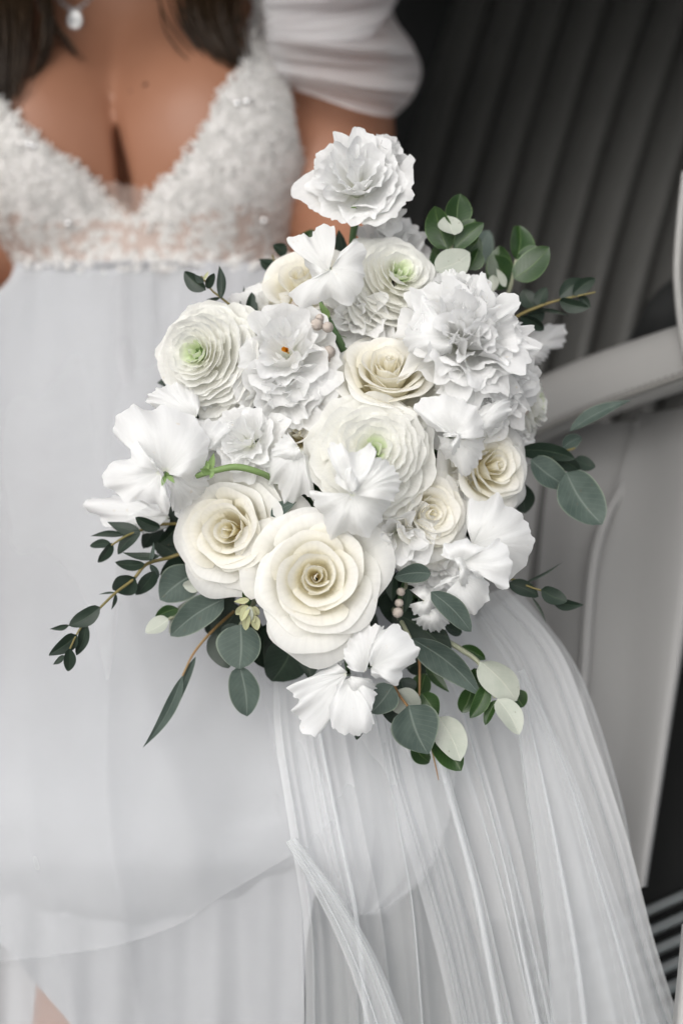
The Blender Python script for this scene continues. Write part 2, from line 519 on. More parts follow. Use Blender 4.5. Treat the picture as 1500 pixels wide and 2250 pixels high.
rows = [[(1402, 905, 1.142), (1335, 1140, 1.115), (1284, 1460, 1.085), (1262, 2010, 1.025)],
        [(1440, 905, 1.12), (1400, 1200, 1.09), (1370, 1600, 1.05), (1330, 1990, 1.01)],
        [(1530, 890, 1.07), (1512, 1230, 1.05), (1462, 1600, 1.02), (1410, 1950, 0.99)],
        [(1545, 890, 1.10), (1528, 1230, 1.08), (1474, 1600, 1.05), (1420, 1950, 1.02)]]
g = loft(rows, 24, 18)
part_w('outer_panel', at(g[..., 0], g[..., 1], g[..., 2]), grid_faces(24, 18), M['panel'], seat)

# pale sliver of the near seat at the right border
fs = thing('front_seat', 'pale leather edge of the neighbouring seat at the right border above the armrest', 'car seat', at(1520, 600, 1.05))
rows = [[(1508, 380, 1.05), (1497, 480, 1.04), (1489, 600, 1.03), (1500, 720, 1.02), (1515, 800, 1.01)],
        [(1560, 360, 0.99), (1540, 480, 0.98), (1530, 600, 0.975), (1540, 720, 0.97), (1560, 820, 0.96)],
        [(1760, 330, 1.0), (1760, 480, 1.0), (1760, 600, 1.0), (1760, 720, 1.0), (1760, 840, 1.0)]]
g = loft(rows, 20, 14)
fcush = part_w('cushion', at(g[..., 0], g[..., 1], g[..., 2]), grid_faces(20, 14), M['leather'], fs)
V, F, U = tube([at(*q) for q in [(1506, 380, 1.045), (1495, 480, 1.035), (1488, 600, 1.025), (1498, 720, 1.015), (1513, 800, 1.005)]], [0.0035], 7, 30)
part_w('piping', V, F, M['leather'], fs)
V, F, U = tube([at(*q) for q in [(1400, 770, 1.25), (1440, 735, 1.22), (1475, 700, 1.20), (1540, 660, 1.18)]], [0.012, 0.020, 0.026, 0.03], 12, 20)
gap = obj('gap_shade', mesh_np('shade', V, F), M['trim_and_shade']); gap['label'] = 'painted black recess above the pale armrest at the edge of the pleated backrest'; gap['category'] = 'shade'  # solid dark tube put in for the shade of the gap

# door sill with ribbed metal strips, low at the right
sill = thing('door_sill', 'dark door sill with bright metal ribs seen through the tulle', 'door sill', at(1400, 2150, 1.15))
g = loft([[(1080, 2330, 1.10), (1080, 2050, 1.24)], [(1400, 2260, 1.04), (1400, 1600, 1.24)], [(1720, 2100, 0.98), (1720, 1000, 1.22)]], 8, 10)
part_w('sill_plate', at(g[..., 0], g[..., 1], g[..., 2]), grid_faces(8, 10), M['trim_and_shade'], sill)
for k in range(8):
    y0 = 2075 + 47 * k
    P = [at(1160, y0 + 45, 1.155 - 0.012 * k), at(1400, y0 - 62, 1.08 - 0.012 * k), at(1700, y0 - 195, 1.0 - 0.012 * k)]
    V, F, U = tube(P, [0.0042], 8, 16)
    part_w('metal_rib', V, F, M['chrome'], sill)
ef = thing('door_edge', 'pale door edge at the bottom right corner', 'car door', at(1495, 2180, 0.9))
g = loft([[(1497, 2030, 0.90), (1486, 2150, 0.89), (1470, 2300, 0.88)], [(1520, 2030, 0.885), (1512, 2150, 0.875), (1500, 2300, 0.865)], [(1640, 2030, 0.9), (1640, 2150, 0.9), (1640, 2300, 0.9)]], 12, 10)
part_w('edge_trim', at(g[..., 0], g[..., 1], g[..., 2]), grid_faces(12, 10), M['leather'], ef)

# ------------------------------------------------------------------ the bride
M['skin'] = plain('skin', (0.375, 0.185, 0.115), 0.46, 0.4, col2=(0.30, 0.135, 0.078), scale=22, bump=0.12, bscale=420, bdist=0.0006)
M['mole'] = plain('mole', (0.09, 0.03, 0.018), 0.6)
M['hair'] = plain('hair', (0.014, 0.008, 0.004), 0.42, 0.3, col2=(0.046, 0.026, 0.012), scale=60)
M['bodice'] = plain('bodice_fabric', (0.74, 0.725, 0.705), 0.7, 0.2, col2=(0.64, 0.62, 0.60), scale=90, bump=0.35, bscale=220, bdist=0.003)
M['nude'] = plain('nude_mesh', (0.50, 0.42, 0.38), 0.7, 0.2, col2=(0.40, 0.315, 0.275), scale=45)
M['lace'] = plain('lace', (0.82, 0.81, 0.79), 0.6, 0.3, col2=(0.74, 0.725, 0.70), scale=120, transl=0.35)
M['sequin'] = plain('sequin', (0.88, 0.88, 0.88), 0.10, 0.8, metal=0.7)
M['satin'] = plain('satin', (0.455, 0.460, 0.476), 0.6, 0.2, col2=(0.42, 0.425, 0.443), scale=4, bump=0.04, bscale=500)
M['chiffon'] = sheer('chiffon', (0.90, 0.89, 0.90), 0.62, 0.4)
M['tulle'] = sheer('tulle', (0.90, 0.912, 0.92), 0.52, 0.5)
M['tulle_thin'] = sheer('tulle_thin', (0.85, 0.862, 0.875), 0.40, 0.5)
M['tulle_faint'] = sheer('tulle_faint', (0.85, 0.862, 0.875), 0.24, 0.5)
M['insert'] = sheer('insert_mesh', (0.62, 0.50, 0.44), 0.45, 0.3)
M['silver'] = plain('silver', (0.80, 0.80, 0.80), 0.22, 0.5, metal=0.95)
M['gem'] = plain('gem', (0.92, 0.93, 0.94), 0.05, 0.9, metal=0.35)


def C3(px, py, d):
    return np.array([(px - 750) * K * d, (1125 - py) * K * d, d])


def c2w(p):
    p = np.asarray(p)
    return CAM + p[..., 0:1] * RGT + p[..., 1:2] * UPV + p[..., 2:3] * FWD


def s_caps(p, a, b, ra, rb):
    ab = b - a
    t = np.clip(((p - a) @ ab) / (ab @ ab), 0, 1)
    return np.linalg.norm(p - a - t[..., None] * ab, axis=-1) - (ra + (rb - ra) * t)


def s_ell(p, c, r):
    r = np.array(r)
    q = (p - c)
    k0 = np.linalg.norm(q / r, axis=-1)
    k1 = np.linalg.norm(q / (r * r), axis=-1) + 1e-9
    return k0 * (k0 - 1) / k1


def smin(a, b, k):
    h = np.clip(0.5 + 0.5 * (b - a) / k, 0, 1)
    return b * (1 - h) + a * h - k * h * (1 - h)


def sdf_torso(p):
    t = s_ell(p, C3(262, 90, 1.350), (0.165, 0.20, 0.098))
    t = smin(t, s_caps(p, C3(-200, -75, 1.34), C3(720, -60, 1.33), 0.045, 0.045), 0.06)
    t = smin(t, s_caps(p, C3(195, -90, 1.36), C3(190, -420, 1.36), 0.060, 0.050), 0.05)
    t = smin(t, s_ell(p, C3(352, 560, 1.335), (0.119, 0.17, 0.088)), 0.06)
    t = smin(t, s_ell(p, C3(380, 860, 1.31), (0.165, 0.13, 0.11)), 0.06)
    bl = s_ell(p, C3(78, 305, 1.262), (0.085, 0.092, 0.080))
    br = s_ell(p, C3(458, 305, 1.258), (0.085, 0.094, 0.080))
    t = smin(t, smin(bl, br, 0.008), 0.060)
    # contact crease between the breasts: a narrow slot that widens downwards
    yy = 1125 - p[..., 1] / (K * p[..., 2]); xx = 750 + p[..., 0] / (K * p[..., 2])
    q = np.clip((yy - 215) / 190.0, 0, 1)
    xc = 240 + 36 * q ** 0.8
    half = (-9 + 23 * q ** 0.5) * K * 1.2
    slot = np.abs(xx - xc) * K * 1.2 - half
    slot = np.maximum(slot, np.maximum((200 - yy), (yy - 470)) * K * 1.2)
    slot = np.maximum(slot, -t - 0.028 * q ** 0.7)
    h = np.clip(0.5 - 0.5 * (t + slot) / 0.008, 0, 1)
    return t * (1 - h) - slot * h + 0.008 * h * (1 - h)


def sdf_arms(p):
    r = s_caps(p, C3(735, -20, 1.33), C3(775, 560, 1.26), 0.0485, 0.043)
    r = smin(r, s_caps(p, C3(775, 560, 1.26), C3(745, 1060, 1.065), 0.040, 0.028), 0.02)
    l = s_caps(p, C3(-190, -40, 1.34), C3(-100, 600, 1.27), 0.0485, 0.043)
    l = smin(l, s_caps(p, C3(-100, 600, 1.27), C3(-300, 1230, 0.98), 0.040, 0.028), 0.02)
    # hands closed round the stems behind the flowers
    for cx, cy, sgn in ((742, 1120, 1),):
        h = s_ell(p, C3(cx, cy, 1.06), (0.034, 0.042, 0.022))
        for k in range(4):
            a = C3(cx - sgn * 40, cy - 70 + 44 * k, 1.055); b = C3(cx - sgn * 120, cy - 60 + 44 * k, 1.035); c = C3(cx - sgn * 90, cy - 55 + 44 * k, 1.012)
            h = smin(h, smin(s_caps(p, a, b, 0.0095, 0.009), s_caps(p, b, c, 0.009, 0.0075), 0.003), 0.008)
        h = smin(h, s_caps(p, C3(cx, cy - 60, 1.045), C3(cx - sgn * 80, cy - 120, 1.02), 0.011, 0.009), 0.01)
        r = smin(r, h, 0.02)
    h = s_ell(p, C3(-310, 1290, 0.965), (0.036, 0.046, 0.016))
    for k in range(4):
        h = smin(h, smin(s_caps(p, C3(-390 + 46 * k, 1360, 0.962), C3(-385 + 52 * k, 1450, 0.945), 0.0095, 0.0085), s_caps(p, C3(-385 + 52 * k, 1450, 0.945), C3(-380 + 54 * k, 1520, 0.945), 0.0085, 0.007), 0.003), 0.008)
    h = smin(h, s_caps(p, C3(-220, 1270, 0.965), C3(-150, 1360, 0.95), 0.011, 0.009), 0.01)
    l = smin(l, h, 0.02)
    return np.minimum(r, l)


def sdf_legs(p):
    a = s_caps(p, C3(210, 880, 1.27), C3(290, 1760, 1.03), 0.085, 0.062)
    a = smin(a, s_caps(p, C3(290, 1760, 1.03), C3(150, 2500, 1.10), 0.055, 0.036), 0.03)
    b = s_caps(p, C3(500, 880, 1.27), C3(700, 1640, 1.07), 0.085, 0.062)
    b = smin(b, s_caps(p, C3(700, 1640, 1.07), C3(400, 2300, 1.20), 0.052, 0.036), 0.03)
    return smin(a, b, 0.02)


def surface_net(fn, lo, hi, h):
    n = [int(math.ceil((hi[k] - lo[k]) / h)) + 1 for k in range(3)]
    ax = [lo[k] + h * np.arange(n[k]) for k in range(3)]
    G = np.empty(n, np.float32)
    for i in range(n[0]):
        P = np.stack(np.meshgrid(ax[0][i:i + 1], ax[1], ax[2], indexing='ij'), -1)
        G[i] = fn(P)[0]
    nx, ny, nz = n
    acc = np.zeros((nx - 1, ny - 1, nz - 1, 3)); cnt = np.zeros((nx - 1, ny - 1, nz - 1))
    corner = lambda o: G[o[0]:nx - 1 + o[0], o[1]:ny - 1 + o[1], o[2]:nz - 1 + o[2]]
    cs = [(i, j, k) for i in (0, 1) for j in (0, 1) for k in (0, 1)]
    for a in cs:
        for b in cs:
            d = np.subtract(b, a)
            if d.sum() == 1 and (d >= 0).all():
                A, B = corner(a), corner(b)
                m = (A < 0) != (B < 0)
                t = np.where(m, A / np.where(m, A - B, 1), 0)
                for k in range(3):
                    acc[..., k] += np.where(m, a[k] + t * d[k], 0)
                cnt += m
    act = cnt > 0
    idx = -np.ones(act.shape, np.int64)
    idx[act] = np.arange(act.sum())
    ii = np.argwhere(act)
    V = np.array(lo) + h * (ii + acc[act] / cnt[act][:, None])
    F = []
    S = G < 0
    for axis in range(3):
        o1, o2 = [(1, 2), (2, 0), (0, 1)][axis]
        sl = [slice(1, n[k] - 1) for k in range(3)]
        s0 = list(sl); s1 = list(sl)
        s0[axis] = slice(0, n[axis] - 1); s1[axis] = slice(1, n[axis])
        A, B = S[tuple(s0)], S[tuple(s1)]
        q = np.argwhere(A != B)
        off = np.array([1, 1, 1]); off[axis] = 0
        q0 = q + off
        inside = A[tuple(q.T)]
        e1 = np.zeros(3, int); e1[o1] = 1
        e2 = np.zeros(3, int); e2[o2] = 1
        quad = np.stack([idx[tuple((q0 - e1 - e2).T)], idx[tuple((q0 - e2).T)], idx[tuple(q0.T)], idx[tuple((q0 - e1).T)]], 1)
        quad[~inside] = quad[~inside][:, ::-1]
        F.append(quad)
    F = np.vstack(F)
    F = F[(F >= 0).all(1)]
    return V, F


def relax(V, F, it=2, w=0.5):
    e = np.vstack([F[:, [0, 1]], F[:, [1, 2]], F[:, [2, 3]], F[:, [3, 0]]])
    for _ in range(it):
        s = np.zeros_like(V); c = np.zeros(len(V))
        for a, b in ((0, 1), (1, 0)):
            np.add.at(s, e[:, a], V[e[:, b]]); np.add.at(c, e[:, a], 1)
        V = V * (1 - w) + w * s / np.maximum(c, 1)[:, None]
    return V


def project(P):
    """cam-space points -> photo pixels"""
    return 750 + P[:, 0] / (K * P[:, 2]), 1125 - P[:, 1] / (K * P[:, 2])


def inside_poly(x, y, poly):
    r = np.zeros(len(x), bool)
    n = len(poly)
    for i in range(n):
        x0, y0 = poly[i]; x1, y1 = poly[(i + 1) % n]
        c = (y0 > y) != (y1 > y)
        with np.errstate(divide='ignore', invalid='ignore'):
            r ^= c & (x < (x1 - x0) * (y - y0) / (y1 - y0 + 1e-12) + x0)
    return r


bride = thing('person', 'woman in white lace gown seated in the car behind the bouquet, head out of frame', 'person', at(330, 900, 1.3))
V, F = surface_net(lambda p: smin(smin(sdf_torso(p), sdf_arms(p), 0.03), sdf_legs(p), 0.05), (-0.50, -0.60, 0.88), (0.16, 0.52, 1.50), 0.0048)
V = relax(V, F, 2, 0.5)
body = part_w('body', c2w(V), F, M['skin'], bride)
for px, py, dd, r in ((320, 186, 1.22, 0.0022), (288, 200, 1.22, 0.0012)):
    # moles sit on the skin: march along the sight line to the surface
    d = 1.1
    while sdf_torso(C3(px, py, d)[None])[0] > 0 and d < 1.5:
        d += 0.001
    v, f, u = sphere(at(px, py, d), (r, r, r * 0.9), 8, 6)
    part_w('mole', v, f, M['mole'], body)

gown = bpy.data.objects.new('gown', None); COL.objects.link(gown); gown.parent = bride
gown['label'] = 'white beaded lace wedding gown with deep neckline and draped sleeve'

V, F = surface_net(lambda p: sdf_torso(p) - 0.005, (-0.46, 0.02, 1.05), (0.10, 0.50, 1.50), 0.005)
V = relax(V, F, 2, 0.5)
fx, fy = project(V[F].mean(1))
front = (V[F].mean(1)[:, 2] < 1.40)
NECK = [(-260, -40), (-120, 20), (-40, 170), (0, 225), (60, 292), (130, 345), (190, 386), (236, 436), (262, 478), (312, 474), (330, 425), (396, 362), (446, 290), (488, 200), (532, 152), (552, 60), (560, -60),
        (640, -60), (628, 60), (634, 170), (650, 280), (676, 400), (700, 520), (560, 448), (440, 468), (318, 486), (250, 480), (110, 496), (-20, 445), (-120, 420), (-300, 300)]
BAND = [(-300, 300), (-120, 420), (-20, 445), (110, 496), (250, 478), (236, 436), (184, 384), (262, 404), (332, 416), (318, 484), (440, 466), (560, 446), (690, 400), (760, 600), (400, 600), (-100, 600)]
cup = inside_poly(fx, fy, NECK) & front
wb = inside_poly(fx, fy, BAND) & ~cup
wb |= (~front & (fy > 300) & (fy < 600))


def sub(V, F, keep):
    f = F[keep]
    u, inv = np.unique(f.ravel(), return_inverse=True)
    return V[u], inv.reshape(-1, 4)


bv, bf = sub(V, F, cup)
bodice = part_w('bodice', c2w(bv), bf, M['bodice'], gown)
def largest(V, F, keep):
    f = F[keep]
    lab = np.arange(len(V))
    for _ in range(400):
        m = lab[f].min(1)
        new = lab.copy()
        np.minimum.at(new, f.ravel(), np.repeat(m, 4))
        if (new == lab).all():
            break
        lab = new
    fl = lab[f[:, 0]]
    u, c = np.unique(fl, return_counts=True)
    out = np.zeros(len(F), bool)
    out[np.where(keep)[0][fl == u[c.argmax()]]] = True
    return out


ins = wb & inside_poly(fx, fy, [(196, 388), (262, 402), (330, 414), (316, 468), (262, 472), (238, 436)])
ins = largest(V, F, ins)
iv, if_ = sub(V, F, ins)
part_w('mesh_insert', c2w(iv), if_, M['insert'], gown)
wv, wf = sub(V, F, wb & ~ins)
band = part_w('waistband', c2w(wv), wf, M['nude'], gown)


def lace_on(V, F, n, lo, hi, lift, seed, edge_bias=None):
    """small leaf and flower shapes lying on the cloth, each curled a little off it"""
    r = np.random.default_rng(seed)
    tri = V[F]
    c = tri.mean(1)
    nrm = np.cross(tri[:, 2] - tri[:, 0], tri[:, 3] - tri[:, 1])
    area = np.linalg.norm(nrm, axis=1)
    nrm /= area[:, None] + 1e-12
    flip = nrm[:, 2] > 0
    nrm[flip] *= -1
    pick = r.choice(len(F), n, p=area / area.sum())
    out = []
    for i in pick:
        o = c[i] + r.normal(0, 0.0015, 3); o = o - nrm[i] * ((o - c[i]) @ nrm[i])
        nn = nrm[i]
        t = r.normal(0, 1, 3); t -= (t @ nn) * nn; t /= np.linalg.norm(t)
        b = np.cross(nn, t)
        for _ in range(1 if r.random() < 0.6 else 4):
            L = r.uniform(lo, hi); W = L * r.uniform(0.32, 0.5)
            a = r.uniform(0, 2 * math.pi)
            tt = math.cos(a) * t + math.sin(a) * b; bb = np.cross(nn, tt)
            s = np.array([0, 0.5, 1.0]); pts = []
            for k, (q, w) in enumerate(((0, 0.15), (0.35, 0.9), (0.7, 1.0), (1.0, 0.2))):
                for sg in (-1, 0, 1):
                    pts.append(o + tt * q * L + bb * sg * w * W * 0.5 + nn * (lift * (0.5 + q * q * r.uniform(0.3, 1.6)) + (0.0008 if sg == 0 else 0)))
            pts = np.array(pts)
            out.append((pts, np.array([(0, 1, 4, 3), (1, 2, 5, 4), (3, 4, 7, 6), (4, 5, 8, 7), (6, 7, 10, 9), (7, 8, 11, 10)]), None))
    return merge(out)


lv, lf, _ = lace_on(bv, bf, 3000, 0.004, 0.009, 0.00025, 3)
o = part_w('lace', c2w(lv), lf, M['lace'], bodice); o['kind'] = 'stuff'
# raised scalloped edge along the neckline
edge = [(0, 225), (60, 292), (130, 345), (190, 386), (236, 436), (268, 470)], [(312, 470), (330, 425), (396, 362), (446, 290), (488, 200), (532, 152), (556, 60), (566, -40)]
pts = []
for e in edge:
    q = catmull([(a, b, 0) for a, b in e], 46)
    for (px, py, _) in q:
        for rep in range(3):
            jx, jy = px + nrg.normal(0, 4), py + nrg.normal(0, 4)
            d = 1.08
            while sdf_torso(C3(jx, jy, d)[None])[0] > 0.005 and d < 1.5:
                d += 0.002
            pts.append(C3(jx, jy, d))
out = []
for p in pts:
    n3 = np.array([nrg.normal(0, 0.25), 0.3, -1.0]); n3 /= np.linalg.norm(n3)
    t = np.cross(n3, nrg.normal(0, 1, 3)); t /= np.linalg.norm(t); b = np.cross(n3, t)
    L = nrg.uniform(0.003, 0.007); W = L * 0.5
    q = np.array([p + t * a * L + b * s * w * W + n3 * (0.001 + 0.001 * a) for a, w in ((0, .15), (.4, .9), (.75, .9), (1, .2)) for s in (-.5, 0, .5)])
    out.append((q, np.array([(0, 1, 4, 3), (1, 2, 5, 4), (3, 4, 7, 6), (4, 5, 8, 7), (6, 7, 10, 9), (7, 8, 11, 10)]), None))
lv, lf, _ = merge(out)
o = part_w('lace_edging', c2w(lv), lf, M['lace'], bodice); o['kind'] = 'stuff'
lv, lf, _ = lace_on(wv, wf, 1000, 0.006, 0.014, 0.0005, 5)
o = part_w('lace', c2w(lv), lf, M['lace'], band); o['kind'] = 'stuff'


def beads_on(V, F, n, r0, r1, seed):
    r = np.random.default_rng(seed)
    c = V[F].mean(1)
    ok = np.where(c[:, 2] < 1.33)[0]
    out = []
    for i in r.choice(ok, n):
        out.append(sphere(c[i] + np.array([0, 0, -0.004]), r.uniform(r0, r1), 6, 5))
    return merge(out)


lv, lf, _ = beads_on(bv, bf, 700, 0.0006, 0.0013, 4)
o = part_w('beads', c2w(lv), lf, M['sequin'], bodice); o['kind'] = 'stuff'
lv, lf, _ = beads_on(wv, wf, 110, 0.0007, 0.0014, 6)
o = part_w('beads', c2w(lv), lf, M['sequin'], band); o['kind'] = 'stuff'
for px, py in ((543, 224), (521, 228), (75, 322), (64, 318), (150, 492), (580, 486)):
    d = 1.08
    while sdf_torso(C3(px, py, d)[None])[0] > 0.007 and d < 1.5:
        d += 0.002
    v, f, u = sphere(at(px, py, d), (0.0034, 0.0022, 0.0034), 8, 6)
    part_w('sequin', v, f, M['sequin'], bodice)

# ---- draped sleeve: gathered at the strap, swagging round the upper arm
def sleeve(name, gather, outer, sag, folds, amp, dmin, seed, mat):
    nu, nv = 46, 60
    g = catmull(gather, nv); o_ = catmull(outer, nv)
    u, v_ = np.meshgrid(np.linspace(0, 1.22, nu), np.linspace(0, 1, nv), indexing='ij')
    uc = np.clip(u, 0, 1)
    x = g[None, :, 0] + (o_[None, :, 0] - g[None, :, 0]) * np.sin(uc * math.pi / 2) ** 0.92
    y = g[None, :, 1] + (o_[None, :, 1] - g[None, :, 1]) * uc + sag * np.sin(uc * math.pi) * (0.3 + 0.7 * v_)
    d = g[None, :, 2] + (o_[None, :, 2] - g[None, :, 2]) * uc - dmin * np.sin(np.clip(uc * 1.05, 0, 1) * math.pi) ** 0.7
    ph = seed * 1.7
    fold = 1.6 * (0.5 - np.abs(np.sin(math.pi * folds * (v_ + 0.16 * u * (1 - u)) + ph))) * 1.4 + 0.45 * np.sin(2 * math.pi * folds * 2.1 * (v_ - 0.06 * u) + ph * 2) + 0.25 * np.sin(2 * math.pi * folds * 3.7 * v_ + 4 * u + ph)
    d = d - amp * fold * (0.35 + 0.65 * np.sin(np.clip(u, 0, 1.2) / 1.2 * math.pi)) + 0.10 * np.clip(u - 1, 0, 1)
    x = x - 60 * np.clip(u - 1, 0, 1) / 0.22
    y = y + 5 * fold * np.sin(uc * math.pi)
    return part_w(name, at(x, y, d), grid_faces(nu, nv), mat, gown)


sl = sleeve('sleeve', [(566, -70, 1.215), (578, 30, 1.205), (588, 110, 1.20), (610, 160, 1.21), (640, 196, 1.235)],
            [(895, -90, 1.30), (862, 20, 1.30), (908, 100, 1.30), (926, 160, 1.30), (905, 215, 1.29), (868, 256, 1.28)], 18, 3.3, 0.017, 0.055, 1, M['chiffon'])
sl2 = sleeve('sleeve_drape', [(572, -90, 1.20), (580, -20, 1.195), (590, 50, 1.19), (600, 90, 1.195)],
             [(900, -140, 1.29), (885, -60, 1.28), (872, 0, 1.27), (812, 84, 1.22)], 14, 2.2, 0.014, 0.04, 2, M['chiffon'])
sl3 = sleeve('sleeve', [(-20, -20, 1.25), (-30, 60, 1.24), (-40, 140, 1.25), (-60, 200, 1.26)],
             [(-380, -90, 1.32), (-390, 40, 1.32), (-380, 160, 1.31), (-340, 240, 1.30)], 18, 2.6, 0.0085, 0.05, 3, M['chiffon'])

# ---- skirt: satin from the waist over the lap, rolling off at the knees
def skirt_depth(px, py):
    d = np.interp(py, [540, 640, 800, 1100, 1500, 1800, 1900, 2000, 2080], [1.222, 1.192, 1.150, 1.08, 0.985, 0.925, 0.925, 0.945, 1.0])
    k1 = np.exp(-((px - 290) / 250.0) ** 2); k2 = np.exp(-((px - 770) / 170.0) ** 2)
    rise = np.clip((py - 700) / 900.0, 0, 1)
    d = d + rise * 0.045 * (1 - np.clip(k1 + k2, 0, 1))
    side = np.clip((px - 700 - 0.16 * (py - 600)) / 260.0, 0, 1)
    d = d + 0.12 * side ** 2
    wav = 0.0035 * np.sin(px / 61.0 + py / 170.0) + 0.003 * np.sin(px / 37.0 - py / 260.0 + 1.0) * np.clip((1100 - py) / 500, 0.25, 1) + 0.003 * np.sin(py / 93.0 + px / 210.0)
    wav = wav + 0.0030 * np.sin(px / 11.0 + 0.8 * np.sin(px / 53.0)) * np.exp(-np.clip(py - 575, 0, None) / 170.0)
    wav = wav + 0.0035 * np.sin(px / 29.0 + 1.3 * np.sin(py / 330.0)) * np.exp(-((py - 900) / 420.0) ** 2)
    wav = wav + 0.0012 * np.sin(px / 23.0 + py / 31.0) * np.sin(py / 77.0 - px / 91.0)
    wav = wav + 0.006 * np.sin(px / 47.0 + 0.9 * np.sin(py / 260.0 + 1)) * np.exp(-((py - 760) / 300.0) ** 2)
    return d + wav


nu, nv = 90, 110
u, v_ = np.meshgrid(np.linspace(0, 1, nu), np.linspace(0, 1, nv), indexing='ij')
XL = np.interp(v_, [0, 0.03, 0.07, 0.14, 0.4, 1], [36, 20, -60, -190, -330, -380])
XR = np.interp(v_, [0, 0.1, 0.35, 0.7, 0.86, 1], [720, 760, 980, 1060, 960, 900])
px = XL + (XR - XL) * u
hem = np.interp(px, [-400, 0, 120, 300, 470, 570, 640, 720, 790, 860, 940, 1100], [2060, 2075, 2092, 2075, 2046, 1985, 1900, 1960, 2012, 2010, 1900, 1800])
py = 576 + (hem - 576) * v_
dd = skirt_depth(px, py)
roll = np.clip((py - (hem - 150)) / 150.0, 0, 1)
dd = dd + 0.03 * roll ** 2
skirt = part_w('skirt', at(px, py, dd), grid_faces(nu, nv), M['satin'], gown)
# waist seam
V, F, U = tube([at(*q) for q in [(40, 588, 1.218), (140, 582, 1.207), (320, 577, 1.206), (520, 580, 1.206), (700, 590, 1.215)]], [0.0022], 6, 40)
part_w('waist_seam', V, F, M['satin'], gown)
out = []
for k in range(110):
    qx = nrg.uniform(45, 700); qy = 578 + nrg.normal(0, 9)
    p = C3(qx, qy, 1.2025 + 0.006 * ((qx - 330) / 370) ** 2)
    n3 = np.array([nrg.normal(0, 0.2), 0.1, -1.0]); n3 /= np.linalg.norm(n3)
    t = np.cross(n3, nrg.normal(0, 1, 3)); t /= np.linalg.norm(t); b = np.cross(n3, t)
    L = nrg.uniform(0.004, 0.009); W = L * 0.5
    q = np.array([p + t * a * L + b * s_ * w * W + n3 * (0.001 + 0.001 * a) for a, w in ((0, .15), (.4, .9), (.75, .9), (1, .2)) for s_ in (-.5, 0, .5)])
    out.append((q, np.array([(0, 1, 4, 3), (1, 2, 5, 4), (3, 4, 7, 6), (4, 5, 8, 7), (6, 7, 10, 9), (7, 8, 11, 10)]), None))
lv, lf, _ = merge(out)
o = part_w('lace_edging', c2w(lv), lf, M['lace'], band); o['kind'] = 'stuff'
# hanging front of the skirt below the knees
u, v_ = np.meshgrid(np.linspace(0, 1, 80), np.linspace(0, 1, 40), indexing='ij')
px = np.interp(v_, [0, 0.5, 1], [-350, 10, 250]) * (1 - u) + np.interp(v_, [0, 0.3, 0.5, 1], [800, 690, 672, 664]) * u
px = np.where(u < 0.02, px, px)
py = 1800 + 560 * v_
dd = 0.965 + 0.02 * v_ + 0.006 * np.sin(px / 38.0 + 0.6 * np.sin(py / 200)) * v_ + 0.004 * np.sin(px / 17.0 + 2)
part_w('skirt_front', at(px, py, dd), grid_faces(80, 40), M['satin'], gown)


u, v_ = np.meshgrid(np.linspace(0, 1, 50), np.linspace(0, 1, 24), indexing='ij')
px = -420 + 700 * u; py = 1950 + 420 * v_
dd = 1.16 + 0.008 * np.sin(px / 31.0) + 0.004 * np.sin(px / 13.0 + 1)
part_w('underskirt', at(px, py, dd), grid_faces(50, 24), M['satin'], gown)

# ---- hair: loose dark waves on both sides of the neck
def hair_lock(path, spread, n, r, seed):
    rr = np.random.default_rng(seed)
    out = []
    P0 = np.array(path, float)
    for i in range(n):
        a = rr.normal(0, 1, 3) * np.array([spread, spread * 0.4, 0.010])
        ph = rr.uniform(0, 6.28)
        q = P0.copy()
        tt = np.linspace(0, 1, len(q))
        conv = (1 - 0.75 * tt ** 1.5)[:, None]
        q = q + a * conv
        q[:, 0] += 7 * np.sin(5 * tt + ph)
        cut = rr.uniform(0.75, 1.0)
        q = catmull(q, 16)[:max(6, int(16 * cut))]
        V, F, U = tube(at(q[:, 0], q[:, 1], q[:, 2]), [r, r, r * 0.3], 4, 12)
        out.append((V, F, U))
    V, F, U = merge(out)
    o = part_w('hair_lock', V, F, M['hair'], bride)
    o['kind'] = 'stuff'


hair_lock([(430, -160, 1.24), (450, -60, 1.215), (455, 30, 1.20), (485, 100, 1.195), (508, 135, 1.195), (528, 160, 1.20)], 42, 190, 0.0011, 1)
hair_lock([(500, -160, 1.25), (490, -60, 1.22), (480, 0, 1.205), (495, 60, 1.20), (515, 112, 1.20)], 22, 80, 0.0010, 5)
hair_lock([(20, -160, 1.22), (10, -40, 1.20), (15, 40, 1.19), (18, 120, 1.185), (8, 215, 1.185), (-25, 290, 1.185)], 36, 240, 0.0011, 2)
hair_lock([(95, -120, 1.21), (98, -10, 1.20), (105, 60, 1.195), (95, 130, 1.195), (60, 175, 1.19), (15, 200, 1.19)], 9, 26, 0.0009, 3)
hair_lock([(75, -120, 1.21), (92, 0, 1.20), (116, 50, 1.20), (155, 105, 1.20), (190, 145, 1.205)], 5, 16, 0.0008, 4)

# ---- necklace
neck = thing('necklace', 'fine silver necklace with a pear shaped halo crystal pendant on her chest', 'necklace', at(165, 42, 1.21))


def on_skin(px, py, lift=0.002):
    d = 1.08
    while sdf_torso(C3(px, py, d)[None])[0] > lift and d < 1.5:
        d += 0.001
    return d


